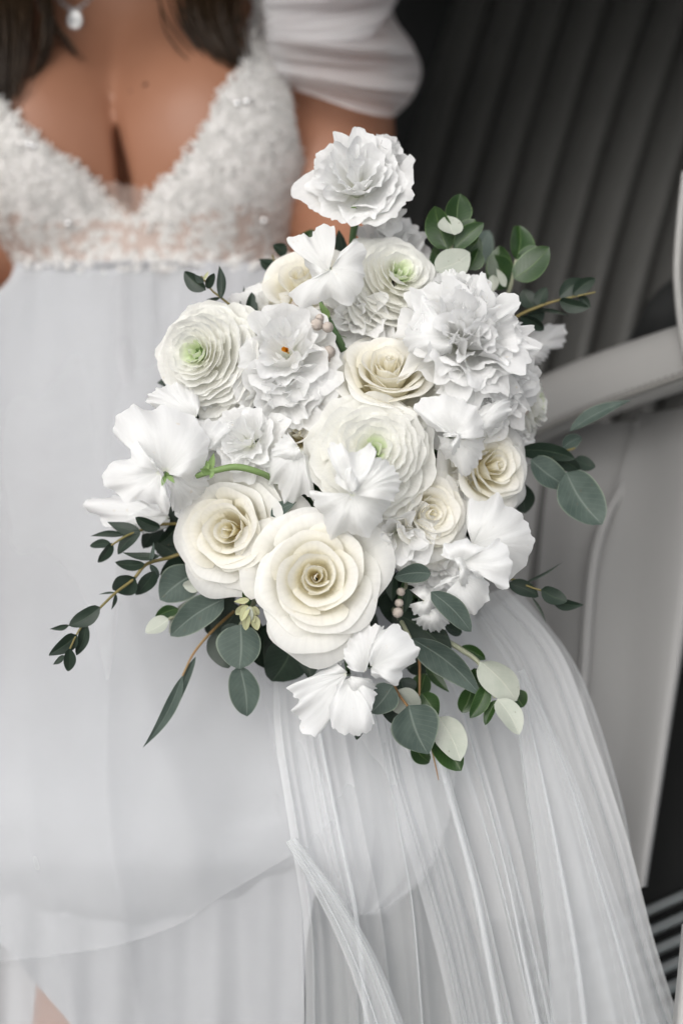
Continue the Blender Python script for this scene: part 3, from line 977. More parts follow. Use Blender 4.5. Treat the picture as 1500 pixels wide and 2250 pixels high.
for side in ([(60, -90), (96, -40), (130, 0), (150, 16), (163, 22)], [(262, -90), (232, -40), (196, 0), (178, 15), (168, 22)]):
    P = catmull([at(a, b, on_skin(a, b)) for a, b in side], 40)
    V, F, U = tube(P, [0.0009], 5, 40)
    part_w('chain', V, F, M['silver'], neck)
    for k in range(22, 38, 5):
        v, f, u = sphere(P[k], 0.0018, 7, 5)
        part_w('stone', v, f, M['gem'], neck)
pd = on_skin(165, 42, 0.004)
pen = []
for k in range(18):
    a = 2 * math.pi * k / 18
    rx = 16 * math.sin(a) * (0.72 + 0.28 * (-math.cos(a) * 0.5 + 0.5)); ry = -20 * math.cos(a)
    pen.append(sphere(at(165 + rx, 42 + ry, pd), 0.0016, 6, 5))
V, F, U = merge(pen)
halo = part_w('halo', V, F, M['gem'], neck)
v, f, u = sphere(at(165, 45, pd), (0.0034, 0.002, 0.0042), 7, 5)
part_w('pendant_stone', v, f, M['gem'], neck)
g = loft([[(150, 40, pd + 0.001), (165, 26, pd + 0.001), (180, 40, pd + 0.001)], [(152, 52, pd + 0.001), (165, 60, pd + 0.001), (178, 52, pd + 0.001)]], 9, 5)
part_w('setting', at(g[..., 0], g[..., 1], g[..., 2]), grid_faces(9, 5), M['silver'], neck)

# ------------------------------------------------------------------ tulle veil falling over the lap and the seat
veil = thing('veil', 'sheer white tulle veil falling in folds from under the bouquet over lap and seat', 'veil', at(900, 1500, 0.96))


def tulle(name, left, right, nu, nv, folds, amp_u, amp_d, seed, mat, sag=0.0, lift=0.0):
    r = np.random.default_rng(seed)
    L = catmull(left, nv); R = catmull(right, nv)
    u, v_ = np.meshgrid(np.linspace(0, 1, nu), np.linspace(0, 1, nv), indexing='ij')
    uu = u.copy(); dz = np.zeros_like(u)
    for f, w in folds:
        ph = r.uniform(0, 6.28); dr = r.uniform(-0.6, 0.6)
        a = 2 * math.pi * f * u + ph + dr * v_ + 0.5 * np.sin(3 * v_ + ph)
        uu = uu + w * amp_u / (2 * math.pi * f) * np.sin(a) * np.sin(math.pi * np.clip(u, 0, 1)) ** 0.4
        dz = dz + w * amp_d / math.sqrt(f) * np.cos(a) * (0.25 + 0.75 * v_)
    Q = L[None] * (1 - uu[..., None]) + R[None] * uu[..., None]
    Q[..., 1] += sag * np.sin(math.pi * u) ** 0.8 * v_ ** 3
    o = part_w(name, at(Q[..., 0], Q[..., 1], Q[..., 2] + dz - lift * np.clip((Q[..., 1] - 1200) / 500.0, 0, 1)), grid_faces(nu, nv), mat, veil)
    return o


# right fall over the seat
tulle('tulle_layer', [(600, 1480, 0.955), (605, 1620, 0.935), (640, 1850, 0.915), (668, 2050, 0.93), (672, 2330, 0.945)],
      [(1110, 1290, 0.985), (1230, 1430, 0.975), (1310, 1640, 0.965), (1380, 1850, 0.965), (1440, 2080, 0.97), (1520, 2330, 0.98)], 260, 60,
      [(2.5, 0.6), (6, 0.8), (13, 0.8), (29, 0.7)], 0.95, 0.015, 11, M['tulle'], lift=0.034)
tulle('tulle_layer', [(820, 1500, 0.965), (850, 1700, 0.945), (905, 1900, 0.94), (960, 2100, 0.95), (1010, 2330, 0.96)],
      [(1140, 1300, 1.0), (1270, 1480, 0.99), (1360, 1750, 0.985), (1400, 1960, 0.985), (1480, 2330, 1.0)], 240, 60,
      [(3, 0.7), (7, 0.9), (17, 0.8), (33, 0.7)], 0.95, 0.013, 12, M['tulle_thin'], lift=0.040)
# narrow gathered folds
tulle('tulle_fold', [(628, 1850, 0.905), (690, 1960, 0.905), (760, 2110, 0.91), (830, 2320, 0.92)], [(650, 1840, 0.905), (740, 1960, 0.905), (830, 2110, 0.91), (915, 2320, 0.92)], 60, 40, [(2, 1.0), (5, 1.0)], 1.1, 0.006, 13, M['tulle'], lift=0.03)
tulle('tulle_fold', [(1130, 1480, 0.955), (1150, 1700, 0.94), (1180, 1900, 0.935), (1205, 2100, 0.94), (1215, 2330, 0.95)], [(1150, 1470, 0.955), (1260, 1700, 0.94), (1330, 1900, 0.935), (1400, 2100, 0.94), (1470, 2330, 0.95)], 90, 40, [(2, 1.2), (6, 1.0)], 1.2, 0.008, 14, M['tulle_thin'], lift=0.03)
# left fall over the skirt
tulle('tulle_layer', [(40, 588, 1.205), (-60, 720, 1.165), (-200, 1000, 1.08), (-240, 1560, 0.93), (-260, 1800, 0.895), (-200, 2020, 0.90), (-100, 2330, 0.93)],
      [(705, 590, 1.205), (700, 1000, 1.08), (640, 1350, 0.985), (620, 1600, 0.945), (650, 1850, 0.905), (662, 2000, 0.915), (670, 2330, 0.95)], 200, 60, [(1.5, 0.7), (4, 0.9)], 0.4, 0.010, 15, M['tulle_thin'], lift=0.014)
tulle('tulle_layer', [(40, 600, 1.198), (-80, 740, 1.155), (-200, 1100, 1.045), (-240, 1600, 0.915), (-220, 1800, 0.885), (-200, 2060, 0.90)],
      [(330, 600, 1.192), (400, 1100, 1.06), (560, 1450, 0.965), (690, 1660, 0.92), (738, 1790, 0.905)], 160, 60, [(1.5, 0.7), (3.5, 0.8)], 0.4, 0.010, 16, M['tulle_faint'], sag=150, lift=0.022)
tulle('tulle_layer', [(560, 1420, 0.975), (600, 1640, 0.94), (660, 1850, 0.905), (700, 1950, 0.912), (745, 1995, 0.925)],
      [(960, 1500, 0.965), (1000, 1640, 0.935), (985, 1800, 0.915), (930, 1930, 0.915), (850, 1995, 0.925)], 140, 50, [(1.5, 0.6), (4, 0.5)], 0.5, 0.010, 17, M['tulle_faint'], sag=14, lift=0.024)

# ------------------------------------------------------------------ flowers
BIND = at(720, 1180, 1.03)          # where the stems are held together
FLOWERS = 'flowers of the bridal bouquet'


def smooth01(x):
    x = np.clip(x, 0, 1)
    return x * x * (3 - 2 * x)


def cup_petal(R, th, halfw, Rt, zt, zb, bend, lip, skew, r, nu=15, nv=11, corner=0.32, cpow=3.0, point=0.0, notch=0.0, wave=0.0, wfreq=2.5, fine=0.0, ffreq=9.0, serr=0.0, side=0.0, tilt=0.0, r0=0.03, roll=0.0):
    """one petal of a cupped flower that faces +Z; returns points and uv"""
    s, t = np.meshgrid(np.linspace(-1, 1, nu), np.linspace(0, 1, nv), indexing='ij')
    tm = 1 - corner * np.abs(s) ** cpow + point * np.exp(-(s / 0.28) ** 2) - notch * np.exp(-(s / 0.16) ** 2)
    if serr:
        tm = tm + serr * (np.sin(11 * s * math.pi + r.uniform(0, 6)) + np.array([r.uniform(-1, 1) for _ in range(nu)])[:, None] * 0.7) * (t > 0.5)
    ph = [r.uniform(0, 6.28) for _ in range(6)]
    tm = tm + 0.025 * np.sin(4.0 * s + ph[0]) + 0.018 * np.sin(9 * s + ph[5])
    T = t * tm
    wf = 0.5 + 0.5 * np.sin(np.clip(T / 0.65, 0, 1) * math.pi / 2)
    ang = th + s * halfw * wf
    r1, z1 = Rt * (0.95 - 0.05 * bend), zb + (zt - zb) * bend
    a, b, c = (1 - T) ** 2, 2 * T * (1 - T), T ** 2
    rad = a * r0 * R + b * r1 + c * Rt
    z = a * zb + b * z1 + c * zt
    q = np.clip((T - 0.66) / 0.34, 0, 1.3)
    rad = rad + lip * q ** 2
    z = z - abs(lip) * 0.9 * q ** 2.6
    if roll:
        q2 = np.clip((t - 0.84) / 0.16, 0, 1)
        rad = rad + roll * R * np.sin(q2 * 1.9)
        z = z - roll * R * (1 - np.cos(q2 * 1.9)) * 0.9
    rad = rad * (1 + skew * s)
    sd = np.clip((np.abs(s) - 0.5) / 0.5, 0, 1) ** 2 * q
    rad = rad + side * R * sd
    z = z - side * R * 1.2 * sd
    if wave:
        w = np.sin(wfreq * s * math.pi + ph[1]) + 0.55 * np.sin(1.7 * wfreq * s * math.pi + ph[2])
        e = T ** 2.2
        rad = rad + wave * R * w * e
        z = z + wave * R * (0.7 * np.cos(wfreq * s * math.pi + ph[3])) * e
        ang = ang + 0.10 * wave / 0.1 * np.sin(wfreq * 1.3 * s * math.pi + ph[4]) * e * 0.6
    if fine:
        e = T ** 5
        rad = rad + fine * R * np.sin(ffreq * s * math.pi + ph[3]) * e
        z = z + fine * R * np.sin(ffreq * 0.83 * s * math.pi + ph[4]) * e
    P = np.stack([rad * np.cos(ang), rad * np.sin(ang), z], -1)
    if tilt:
        ax = np.array([-math.sin(th), math.cos(th), 0])
        c_, s_ = math.cos(tilt), math.sin(tilt)
        piv = np.array([0, 0, zb])
        Q = P - piv
        P = piv + Q * c_ + np.cross(np.broadcast_to(ax, Q.shape), Q) * s_ + ax * (Q @ ax)[..., None] * (1 - c_)
    return P, np.stack([(s + 1) / 2, T], -1), (nu, nv)


def add_petal(e, P, uv, shape, mat, name='petal'):
    return obj(name, mesh_np('petal', P, grid_faces(*shape), uv), mat, e)


def stem_and_calyx(e, world_base, R, axis, sepals=5, stem=True):
    """green calyx under the flower and a stem curving to the binding point"""
    back = world_base
    out = []
    rr = 0.13 * R
    V, F, U = tube([back + axis * 0.10 * R, back - axis * 0.05 * R, back - axis * 0.2 * R], [rr * 1.3, rr, 0.0026], 8, 8)
    cal = part_w('calyx', V, F, M['calyx'], e)
    if stem:
        mid = back - axis * 0.05
        V, F, U = tube([back - axis * 0.15 * R, (back * 0.65 + BIND * 0.35) * 0.5 + mid * 0.5 + FWD * 0.01, BIND * 0.8 + back * 0.2 + FWD * 0.012, BIND], [0.0022, 0.0024, 0.0026, 0.0026], 6, 16)
        part_w('stem', V, F, M['stem'], e)
    return cal


def place(name, label, cat, px, py, d, face, group=FLOWERS, roll=0.0):
    n = camdir(*face)
    return thing(name, label, cat, at(px, py, d), group, basis_from(n, None, roll)), n


def rose(label, px, py, d, Rpx, face, seed, N=22, warm=0.55, zscale=1.0):
    r = random.Random(seed)
    R = Rpx * K * d
    e, n = place('rose', label, 'rose', px, py, d, face, roll=r.uniform(0, 6))
    th = r.uniform(0, 6.28)
    for i in range(N):
        f = i / (N - 1)
        th += 2.39996 + r.uniform(-0.25, 0.25)
        Rt = R * (0.16 + 0.69 * f ** 0.95) * r.uniform(0.97, 1.03)
        zt = zscale * R * (0.34 - 0.05 * math.exp(-(f / 0.14) ** 2) + 0.05 * math.sin(math.pi * min(1, 1.6 * f)) - 0.50 * f ** 2.1) + R * r.uniform(-0.03, 0.03)
        lip = R * (-0.04 + 0.085 * min(1, f * 5) + 0.125 * f ** 1.3)
        P, uv, sh = cup_petal(R, th, (1.85 - 0.95 * f ** 0.5) * r.uniform(0.93, 1.07), Rt, zt, -0.50 * R, 0.58 - 0.50 * f ** 0.75, lip, r.uniform(0.09, 0.16) * (1.0 - 0.35 * f), r,
                              nu=23, nv=20, corner=0.16 + 0.12 * f, cpow=3.2, point=0.01 + 0.055 * f, wave=0.012 + 0.022 * f, wfreq=r.uniform(0.7, 1.3), fine=0.004 + 0.004 * f, ffreq=r.uniform(2, 3.4), side=0.03 + 0.09 * f, tilt=r.uniform(-0.06, 0.07), roll=0.022 + 0.018 * f)
        add_petal(e, P, uv, sh, M['rose_in'] if f < warm else M['rose'])
    # furled heart: a few narrow petals folded over each other
    for k in range(6):
        P, uv, sh = cup_petal(R, 1.9 * k + r.uniform(-0.3, 0.3), 1.5, R * (0.016 + 0.027 * k), R * (0.36 - 0.010 * k) * zscale, -0.3 * R, 0.75, R * (-0.035 + 0.008 * k), r.uniform(0.12, 0.22), r,
                              nu=19, nv=14, corner=0.12, point=0.02, wave=0.006, wfreq=1.0, tilt=r.uniform(-0.06, 0.04), roll=0.012)
        add_petal(e, P, uv, sh, M['rose_in'])
    stem_and_calyx(e, at(px, py, d) - n * 0.5 * R, R, n)
    return e


def ranunculus(label, px, py, d, Rpx, face, seed, N=110, dome=1.0):
    r = random.Random(seed)
    R = Rpx * K * d
    e, n = place('ranunculus', label, 'ranunculus', px, py, d, face, roll=r.uniform(0, 6))
    th = r.uniform(0, 6.28)
    for i in range(N):
        f = i / (N - 1)
        th += 2.39996 + r.uniform(-0.3, 0.3)
        Rt = R * (0.06 + 0.90 * f ** 0.72)
        zt = R * dome * (0.36 + 0.06 * math.sin(math.pi * min(1, f * 2.2)) - 0.66 * f ** 1.7) + R * r.uniform(-0.012, 0.012)
        up = 0.055 * (1 - f) + 0.015
        P, uv, sh = cup_petal(R, th, (1.15 - 0.50 * f ** 0.5) * r.uniform(0.85, 1.15), Rt * r.uniform(0.97, 1.03), zt, zt - R * (0.22 + 0.1 * (1 - f)), 0.72 - 0.25 * f, R * (-0.02 + 0.05 * f) * r.uniform(0.3, 1.2), r.uniform(0.0, 0.07), r,
                              nu=15, nv=9, corner=0.40, cpow=2.2, notch=r.choice((0, 0, 0.04)), wave=0.010 + 0.018 * f, wfreq=r.uniform(1.0, 2.0), fine=0.005 + 0.008 * f, ffreq=r.uniform(3, 6), tilt=r.uniform(-0.05, 0.06), r0=0.25 * Rt / R, roll=0.010)
        q = np.clip((uv[..., 1] - 0.6) / 0.4, 0, 1)
        P[..., 2] += R * up * q ** 2
        add_petal(e, P, uv, sh, M['ran_eye'] if f < 0.09 else M['ran'])
    # green button at the heart
    out = []
    for k in range(14):
        a = 2.4 * k; q = 0.012 * R * math.sqrt(k) * 4.0
        out.append(sphere((0.6 * q * math.cos(a), 0.6 * q * math.sin(a), 0.17 * R - 0.004 * k * R), (0.028 * R, 0.028 * R, 0.05 * R), 6, 5))
    V, F, U = merge(out)
    obj('button', mesh_np('button', V, F, U), M['calyx'], e)
    stem_and_calyx(e, at(px, py, d) - n * 0.40 * R, R, n)
    return e


def ruffled(name, label, px, py, d, Rpx, face, seed, N=14, serr=0.0, wave=0.11, fine=0.03, zt0=0.50, zt1=-0.05, mat='white', cat=None, stamen=True, inner=0.16, halfw=(1.35, 0.92), nu=37, stem=True, tiltj=0.15):
    r = random.Random(seed)
    R = Rpx * K * d
    e, n = place(name, label, cat or name.replace('_', ' '), px, py, d, face, roll=r.uniform(0, 6))
    th = r.uniform(0, 6.28)
    for i in range(N):
        f = i / (N - 1)
        th += 2.39996 + r.uniform(-0.35, 0.35)
        Rt = R * (inner + (0.90 - inner) * f ** 0.8) * r.uniform(0.88, 1.1)
        zt = R * (zt0 + (zt1 - zt0) * f ** 1.3) + R * r.uniform(-0.09, 0.09)
        P, uv, sh = cup_petal(R, th, halfw[0] + (halfw[1] - halfw[0]) * f, Rt, zt, -0.45 * R, 0.62 - 0.42 * f, R * (0.04 + 0.12 * f), r.uniform(-0.06, 0.12), r,
                              nu=nu, nv=14, corner=0.20, cpow=3.4, notch=r.choice((0, 0.03, 0.07)), wave=wave * r.uniform(0.6, 1.2), wfreq=r.uniform(1.0, 2.1), fine=fine, ffreq=r.uniform(4, 7), serr=serr, tilt=r.uniform(-tiltj, tiltj))
        add_petal(e, P, uv, sh, M[mat])
    if stamen:
        out = []
        for k in range(2):
            a = 1.2566 * k * 0.4 + 2
            V, F, U = tube([np.array((0, 0, -0.2 * R)), np.array((0.05 * R * math.cos(a), 0.05 * R * math.sin(a), 0.05 * R)), np.array((0.09 * R * math.cos(a), 0.09 * R * math.sin(a), 0.22 * R))], [0.014 * R, 0.016 * R, 0.05 * R], 6, 8)
            out.append((V, F, U))
        V, F, U = merge(out)
        obj('stamens', mesh_np('stamens', V, F, U), M['stamen'], e)
    stem_and_calyx(e, at(px, py, d) - n * 0.48 * R, R, n, stem=stem)
    return e


# roses
rose('largest cream rose, fully open at the front of the bouquet below the centre', 694, 1268, 0.838, 172, (0.02, 0.10, 1.0), 21, N=21, zscale=0.95)
rose('open cream rose left of the largest rose, above the eucalyptus leaves', 508, 1166, 0.862, 154, (-0.28, 0.05, 1.0), 22, N=24)
rose('cream rose tilted upwards in the middle, just above the central ranunculus', 852, 822, 0.870, 150, (0.05, 0.80, 0.9), 23, N=28, warm=0.6)
rose('cream rose at the right side, half covered by sweet pea petals', 1078, 1026, 0.882, 124, (0.50, 0.12, 0.9), 24, N=18, warm=0.6)
rose('cream rose at the upper left behind the tall sweet pea petals', 668, 630, 0.905, 158, (-0.30, 0.62, 0.8), 25, N=16)
rose('cream rose turned to the right with a yellow heart under the central ranunculus', 935, 1130, 0.866, 134, (0.42, 0.05, 0.9), 26, N=24)
rose('small cream rose peeping out left of the central ranunculus', 652, 952, 0.872, 98, (-0.25, 0.25, 1.0), 27, N=16, warm=0.7)

# ranunculus
ranunculus('ivory ranunculus with a green eye at the upper left of the bouquet', 448, 782, 0.868, 144, (-0.40, 0.10, 0.9), 31, N=72)
ranunculus('large ivory ranunculus in the centre, partly under a sweet pea petal', 818, 998, 0.846, 158, (0.06, 0.16, 1.0), 32, N=60)
ranunculus('ivory ranunculus at the top turned to the upper right', 866, 616, 0.890, 138, (0.34, 0.36, 0.9), 33, N=70)
ranunculus('ivory ranunculus seen from its edge at the far right behind the ruffled blooms', 1152, 890, 0.922, 104, (0.95, 0.10, 0.30), 34, N=46)

# lisianthus and carnations: ruffled white blooms
ruffled('lisianthus', 'ruffled white lisianthus standing tallest, against the dark car interior', 782, 394, 0.885, 116, (-0.10, 0.30, 0.95), 41, N=20, wave=0.11, fine=0.03, serr=0.012, stem=False, zt0=0.6, zt1=0.0, stamen=False)
ruffled('lisianthus', 'small ruffled white bloom on top of the tallest lisianthus', 856, 334, 0.895, 54, (0.4, 0.7, 0.6), 42, N=10, wave=0.14, fine=0.03, serr=0.015, stem=False, stamen=False)
ruffled('lisianthus', 'drooping ruffled petals hanging under the tallest lisianthus', 846, 460, 0.898, 58, (0.25, -0.25, 0.9), 43, N=7, wave=0.14, fine=0.03, stem=False, stamen=False)
ruffled('carnation', 'big ruffled white carnation at the upper right of the bouquet', 1034, 738, 0.850, 150, (0.20, 0.22, 1.0), 44, N=32, wave=0.14, fine=0.034, serr=0.016, zt0=0.55, zt1=-0.15, halfw=(1.2, 0.7), tiltj=0.42, stamen=False)
ruffled('carnation', 'small ruffled carnation behind the big one, next to the bright green leaves', 996, 644, 0.888, 84, (0.05, 0.65, 0.75), 45, N=20, wave=0.12, fine=0.03, serr=0.018, halfw=(1.1, 0.7), stamen=False)
ruffled('carnation', 'ruffled carnation under the big one at the right edge of the flowers', 1104, 846, 0.874, 100, (0.45, -0.10, 0.9), 46, N=20, wave=0.12, fine=0.03, serr=0.016, halfw=(1.1, 0.7), stamen=False)
ruffled('lisianthus', 'white lisianthus with an orange stamen right of the upper left ranunculus', 632, 768, 0.858, 120, (-0.05, 0.25, 1.0), 47, N=13, wave=0.12, fine=0.025, serr=0.008, inner=0.24)
ruffled('lisianthus', 'white ruffled bloom below the orange stamen lisianthus', 628, 872, 0.862, 114, (0.1, -0.15, 1.0), 48, N=12, wave=0.12, fine=0.025, serr=0.008, stamen=False)
ruffled('lisianthus', 'small frilled white bloom with a dark green throat left of the centre', 540, 968, 0.856, 90, (-0.25, 0.20, 1.0), 49, N=12, wave=0.10, fine=0.025, serr=0.01, stamen=False, inner=0.25)
ruffled('lisianthus', 'frilled white bloom wedged under the central ranunculus', 876, 1178, 0.856, 92, (0.05, -0.20, 1.0), 50, N=12, wave=0.13, fine=0.025, serr=0.006, stamen=False)
ruffled('lisianthus', 'frilled white petals between the tall sweet pea and the top ranunculus', 782, 688, 0.886, 104, (-0.15, 0.2, 1.0), 51, N=11, wave=0.12, fine=0.02, stamen=False)
ruffled('lisianthus', 'frilled white bloom behind the top ranunculus', 856, 532, 0.925, 96, (0.1, 0.6, 0.7), 52, N=13, wave=0.12, fine=0.025, serr=0.01, stamen=False)
ruffled('lisianthus', 'frilled white petals behind the far left sweet pea, above the left rose', 440, 1040, 0.885, 100, (-0.2, 0.1, 1.0), 56, N=10, wave=0.11, fine=0.02, stamen=False)
ruffled('lisianthus', 'broad white petals between the side rose and the big carnation', 1040, 890, 0.874, 100, (0.25, 0.1, 1.0), 57, N=11, wave=0.11, fine=0.02, stamen=False)

for k, (px_, py_, d_, R_, fc, lab) in enumerate([
        (985, 1075, 0.886, 86, (0.3, 0.0, 1.0), 'white frilled bloom deep between the side rose and the yellow hearted rose'),
        (965, 1240, 0.886, 84, (0.2, -0.2, 1.0), 'white frilled bloom under the yellow hearted rose, behind the fluted sweet pea'),
        (745, 892, 0.888, 76, (-0.1, 0.2, 1.0), 'white frilled bloom just above the central ranunculus, under the upper rose'),
        (592, 1080, 0.884, 70, (-0.1, 0.0, 1.0), 'white frilled bloom between the left rose and the largest rose'),
        (486, 925, 0.882, 84, (-0.2, 0.1, 1.0), 'white frilled bloom between the upper left ranunculus and the small frilled one'),
        (1122, 965, 0.912, 74, (0.5, 0.1, 0.9), 'white frilled bloom at the right rim between edge on ranunculus and side rose'),
        (930, 700, 0.905, 84, (0.1, 0.3, 1.0), 'white frilled bloom between the top ranunculus and the big carnation'),
        (565, 690, 0.905, 76, (-0.3, 0.3, 1.0), 'white frilled petals between the upper left rose and ranunculus')]):
    ruffled('lisianthus', lab, px_, py_, d_, R_, fc, 80 + k, N=11, wave=0.12, fine=0.025, serr=0.008, stamen=False)

# sweet peas: each petal a thin curved sheet spreading from its claw, with its own rim
def sheet_petal(base, outline, d, r, curl=0.010, bulge=0.006, ruff=5.0, noise=5.0, tx=0.0, ty=0.0, nu=57, nv=17, lip=5.0):
    bx, by = base
    O = catmull([(x, y, 0) for x, y in outline], nu)[:, :2]
    s = np.linspace(0, 1, nu)[:, None]; rho = np.linspace(0.03, 1, nv)[None, :]
    k1, k2 = r.uniform(3.0, 4.2), r.uniform(6.5, 9.0)
    ph = [r.uniform(0, 6.28) for _ in range(10)]
    env = np.sin(np.pi * np.clip(s, 0, 1)) ** 0.3
    # the way from claw to rim bends sideways a little, so folds do not run dead straight
    sw = 0.10 * np.sin(np.pi * rho) * np.sin(2.2 * np.pi * s + ph[0])
    dx, dy = (O[:, 0:1] - bx), (O[:, 1:2] - by)
    x = bx + dx * rho - dy * sw * rho
    y = by + dy * rho + dx * sw * rho
    # small frill on the rim's outline
    fr = rho ** 8 * (2.6 * np.sin(2 * np.pi * 9 * s + ph[1]) + 1.8 * np.sin(2 * np.pi * 17 * s + ph[2]))
    L = np.sqrt(dx * dx + dy * dy) + 1e-6
    x = x + dx / L * fr; y = y + dy / L * fr
    u = K * d
    z = curl * rho ** 2 - bulge * np.sin(np.pi * rho * 0.9)
    z = z + ruff * u * rho ** 3.0 * env * (np.sin(2 * np.pi * k1 * s + ph[3]) + 0.6 * np.sin(2 * np.pi * k2 * s + ph[4] + 2 * rho))
    z = z + noise * u * rho * (np.sin(x / 26.0 + y / 41.0 + ph[5]) + 0.8 * np.sin(y / 23.0 - x / 57.0 + ph[6]) + 0.5 * np.sin(x / 13.0 + ph[7] + y / 19.0) * rho)
    z = z + lip * u * np.clip((rho - 0.86) / 0.14, 0, 1) ** 2 * np.sin(2 * np.pi * 2.3 * s + ph[8])
    z = z + tx * (x - bx) * u + ty * (y - by) * u
    P = at(x, y, d + z)
    uv = np.stack([np.broadcast_to(s, x.shape), np.broadcast_to(rho, x.shape)], -1)
    return P, uv, (nu, nv)


def pea(label, px, py, d, petals, seed, calyx=None, stem=True, name='sweet_pea', into=None):
    r = random.Random(seed)
    e = into if into is not None else thing(name, label, 'sweet pea', at(px, py, d), FLOWERS)
    for p in petals:
        kw = dict(p[3]) if len(p) > 3 else {}
        P, uv, sh = sheet_petal(p[0], p[1], d + p[2], r, **kw)
        part_w('petal', P, grid_faces(*sh), M['pea'], e, uv)
    if calyx:
        for tx_, ty_ in calyx[1]:
            P, uv, sh = leaf_pts((calyx[0][0], calyx[0][1], d + calyx[2]), (tx_, ty_, d + calyx[2] - 0.004), 11, r=r, n=(5, 7), shape='lance')
            part_w('sepal', P, grid_faces(*sh), M['calyx'], e, uv)
    if stem:
        b = at(px, py, d)
        V, F, U = tube([b + FWD * 0.008, b + FWD * 0.03, BIND * 0.4 + b * 0.6 + FWD * 0.03, BIND], [0.0014, 0.0016, 0.002, 0.002], 6, 16)
        part_w('stem', V, F, M['stem'], e)
    return e


def leaf_pts(b, t, w, roll=0.0, fold=0.18, curl=0.12, shape='oval', r=rng, n=(9, 13)):
    """a leaf from base b to tip t (photo x, y, depth) with width w in photo pixels"""
    B, T = at(*b), at(*t)
    ax = T - B
    L = np.linalg.norm(ax); ax /= L
    view = (B + T) / 2 - CAM; view /= np.linalg.norm(view)
    side = np.cross(ax, view); side /= np.linalg.norm(side)
    nrm = np.cross(side, ax)
    c, s_ = math.cos(roll), math.sin(roll)
    side, nrm = c * side + s_ * nrm, -s_ * side + c * nrm
    if nrm @ view > 0:
        nrm = -nrm
    W = w * K * (b[2] + t[2]) / 2
    s, q = np.meshgrid(np.linspace(-1, 1, n[0]), np.linspace(0, 1, n[1]), indexing='ij')
    if shape == 'oval':
        prof = np.sin(math.pi * np.clip(q, 0, 1) ** 0.85) ** 0.62
    elif shape == 'lance':
        prof = np.sin(math.pi * np.clip(q, 0, 1) ** 0.75) ** 0.95
    elif shape == 'ovate':
        prof = np.sin(math.pi * np.clip(q, 0, 1) ** 0.62) ** 0.8
    else:   # obovate: widest towards the tip
        prof = np.sin(math.pi * np.clip(q, 0, 1) ** 1.45) ** 0.75
    prof = np.maximum(prof, 0.03)
    ph = r.uniform(0, 6.28)
    x = s * prof * W / 2 * (1 + 0.04 * np.sin(7 * q + ph + s))
    sgn = r.choice((-1, 1))
    z = fold * W * np.abs(s) ** 1.3 * prof * 0.5 + curl * L * (q - q * q) * -1.2 * 1.0 + 0.03 * W * np.sin(5 * q + ph) * s
    bend = sgn * 0.05 * L * np.sin(math.pi * q)
    P = B + ax * (q * L)[..., None] + side * (x + bend)[..., None] + nrm * z[..., None]
    return P, np.stack([(s + 1) / 2, q], -1), n


pea('white sweet pea at the far left with broad wavy petals', 366, 1040, 0.842, [
    ((378, 1046), [(445, 1046), (457, 1050), (454, 1075), (428, 1100), (387, 1126), (372, 1102)], 0.016),
    ((450, 985), [(432, 920), (480, 924), (522, 925), (503, 952), (491, 976), (476, 992)], 0.012),
    ((364, 1040), [(336, 1004), (316, 976), (290, 960), (263, 958), (249, 948), (254, 920), (272, 903), (292, 890), (325, 901), (358, 892), (396, 900), (430, 921), (450, 947), (460, 976), (455, 1005), (438, 1038), (414, 1058)], 0.0, dict(curl=0.006, bulge=0.010)),
    ((352, 1038), [(330, 1005), (316, 996), (306, 970), (291, 974), (287, 1006), (256, 1012), (224, 1042), (234, 1068), (258, 1086), (283, 1106), (312, 1099), (345, 1112), (366, 1130), (375, 1114), (368, 1087), (360, 1060)], -0.010, dict(curl=-0.002, bulge=0.008, ruff=6)),
], 61, ((366, 1044), [(356, 1068), (384, 1062), (372, 1040), (360, 1044)], -0.016))
pea('pale sweet pea at the far left edge, low behind the other', 366, 1140, 0.905, [
    ((374, 1140), [(350, 1095), (304, 1098), (263, 1090), (225, 1095), (189, 1098), (190, 1122), (216, 1132), (234, 1158), (283, 1172), (345, 1168), (372, 1160)], 0.0),
    ((370, 1135), [(330, 1110), (290, 1120), (262, 1140), (280, 1168), (330, 1172)], -0.008)], 62)
pea('white sweet pea lying over the lower half of the central ranunculus', 776, 1086, 0.818, [
    ((774, 1084), [(866, 1092), (850, 1118), (830, 1154), (802, 1182), (765, 1169), (724, 1183), (712, 1140), (690, 1107), (682, 1078), (715, 1086)], 0.004, dict(curl=0.012, ruff=5)),
    ((776, 1086), [(782, 1042), (811, 1010), (844, 1009), (870, 1034), (879, 1065), (862, 1102)], -0.004, dict(curl=0.004, bulge=0.010)),
    ((778, 1090), [(738, 1062), (734, 1016), (720, 992), (727, 973), (751, 977), (774, 996), (811, 976), (826, 994), (802, 1022), (790, 1062)], -0.008, dict(curl=-0.002, ruff=7, noise=7)),
    ((768, 1080), [(752, 1030), (768, 1012), (784, 1030), (795, 1058), (786, 1078)], -0.014, dict(ruff=7, noise=7))], 63)
pea('tall white sweet pea at the top left of the flowers', 722, 596, 0.864, [
    ((722, 600), [(690, 612), (675, 590), (660, 552), (629, 530), (660, 514), (684, 520), (695, 499), (733, 496), (732, 530), (728, 576)], 0.0, dict(curl=0.006, ruff=6, noise=6)),
    ((728, 590), [(748, 552), (784, 528), (803, 550), (797, 590), (801, 612), (790, 642), (765, 671), (720, 656), (690, 671), (655, 673), (636, 645), (665, 630), (697, 608)], -0.008, dict(curl=0.004, ruff=6))], 64)
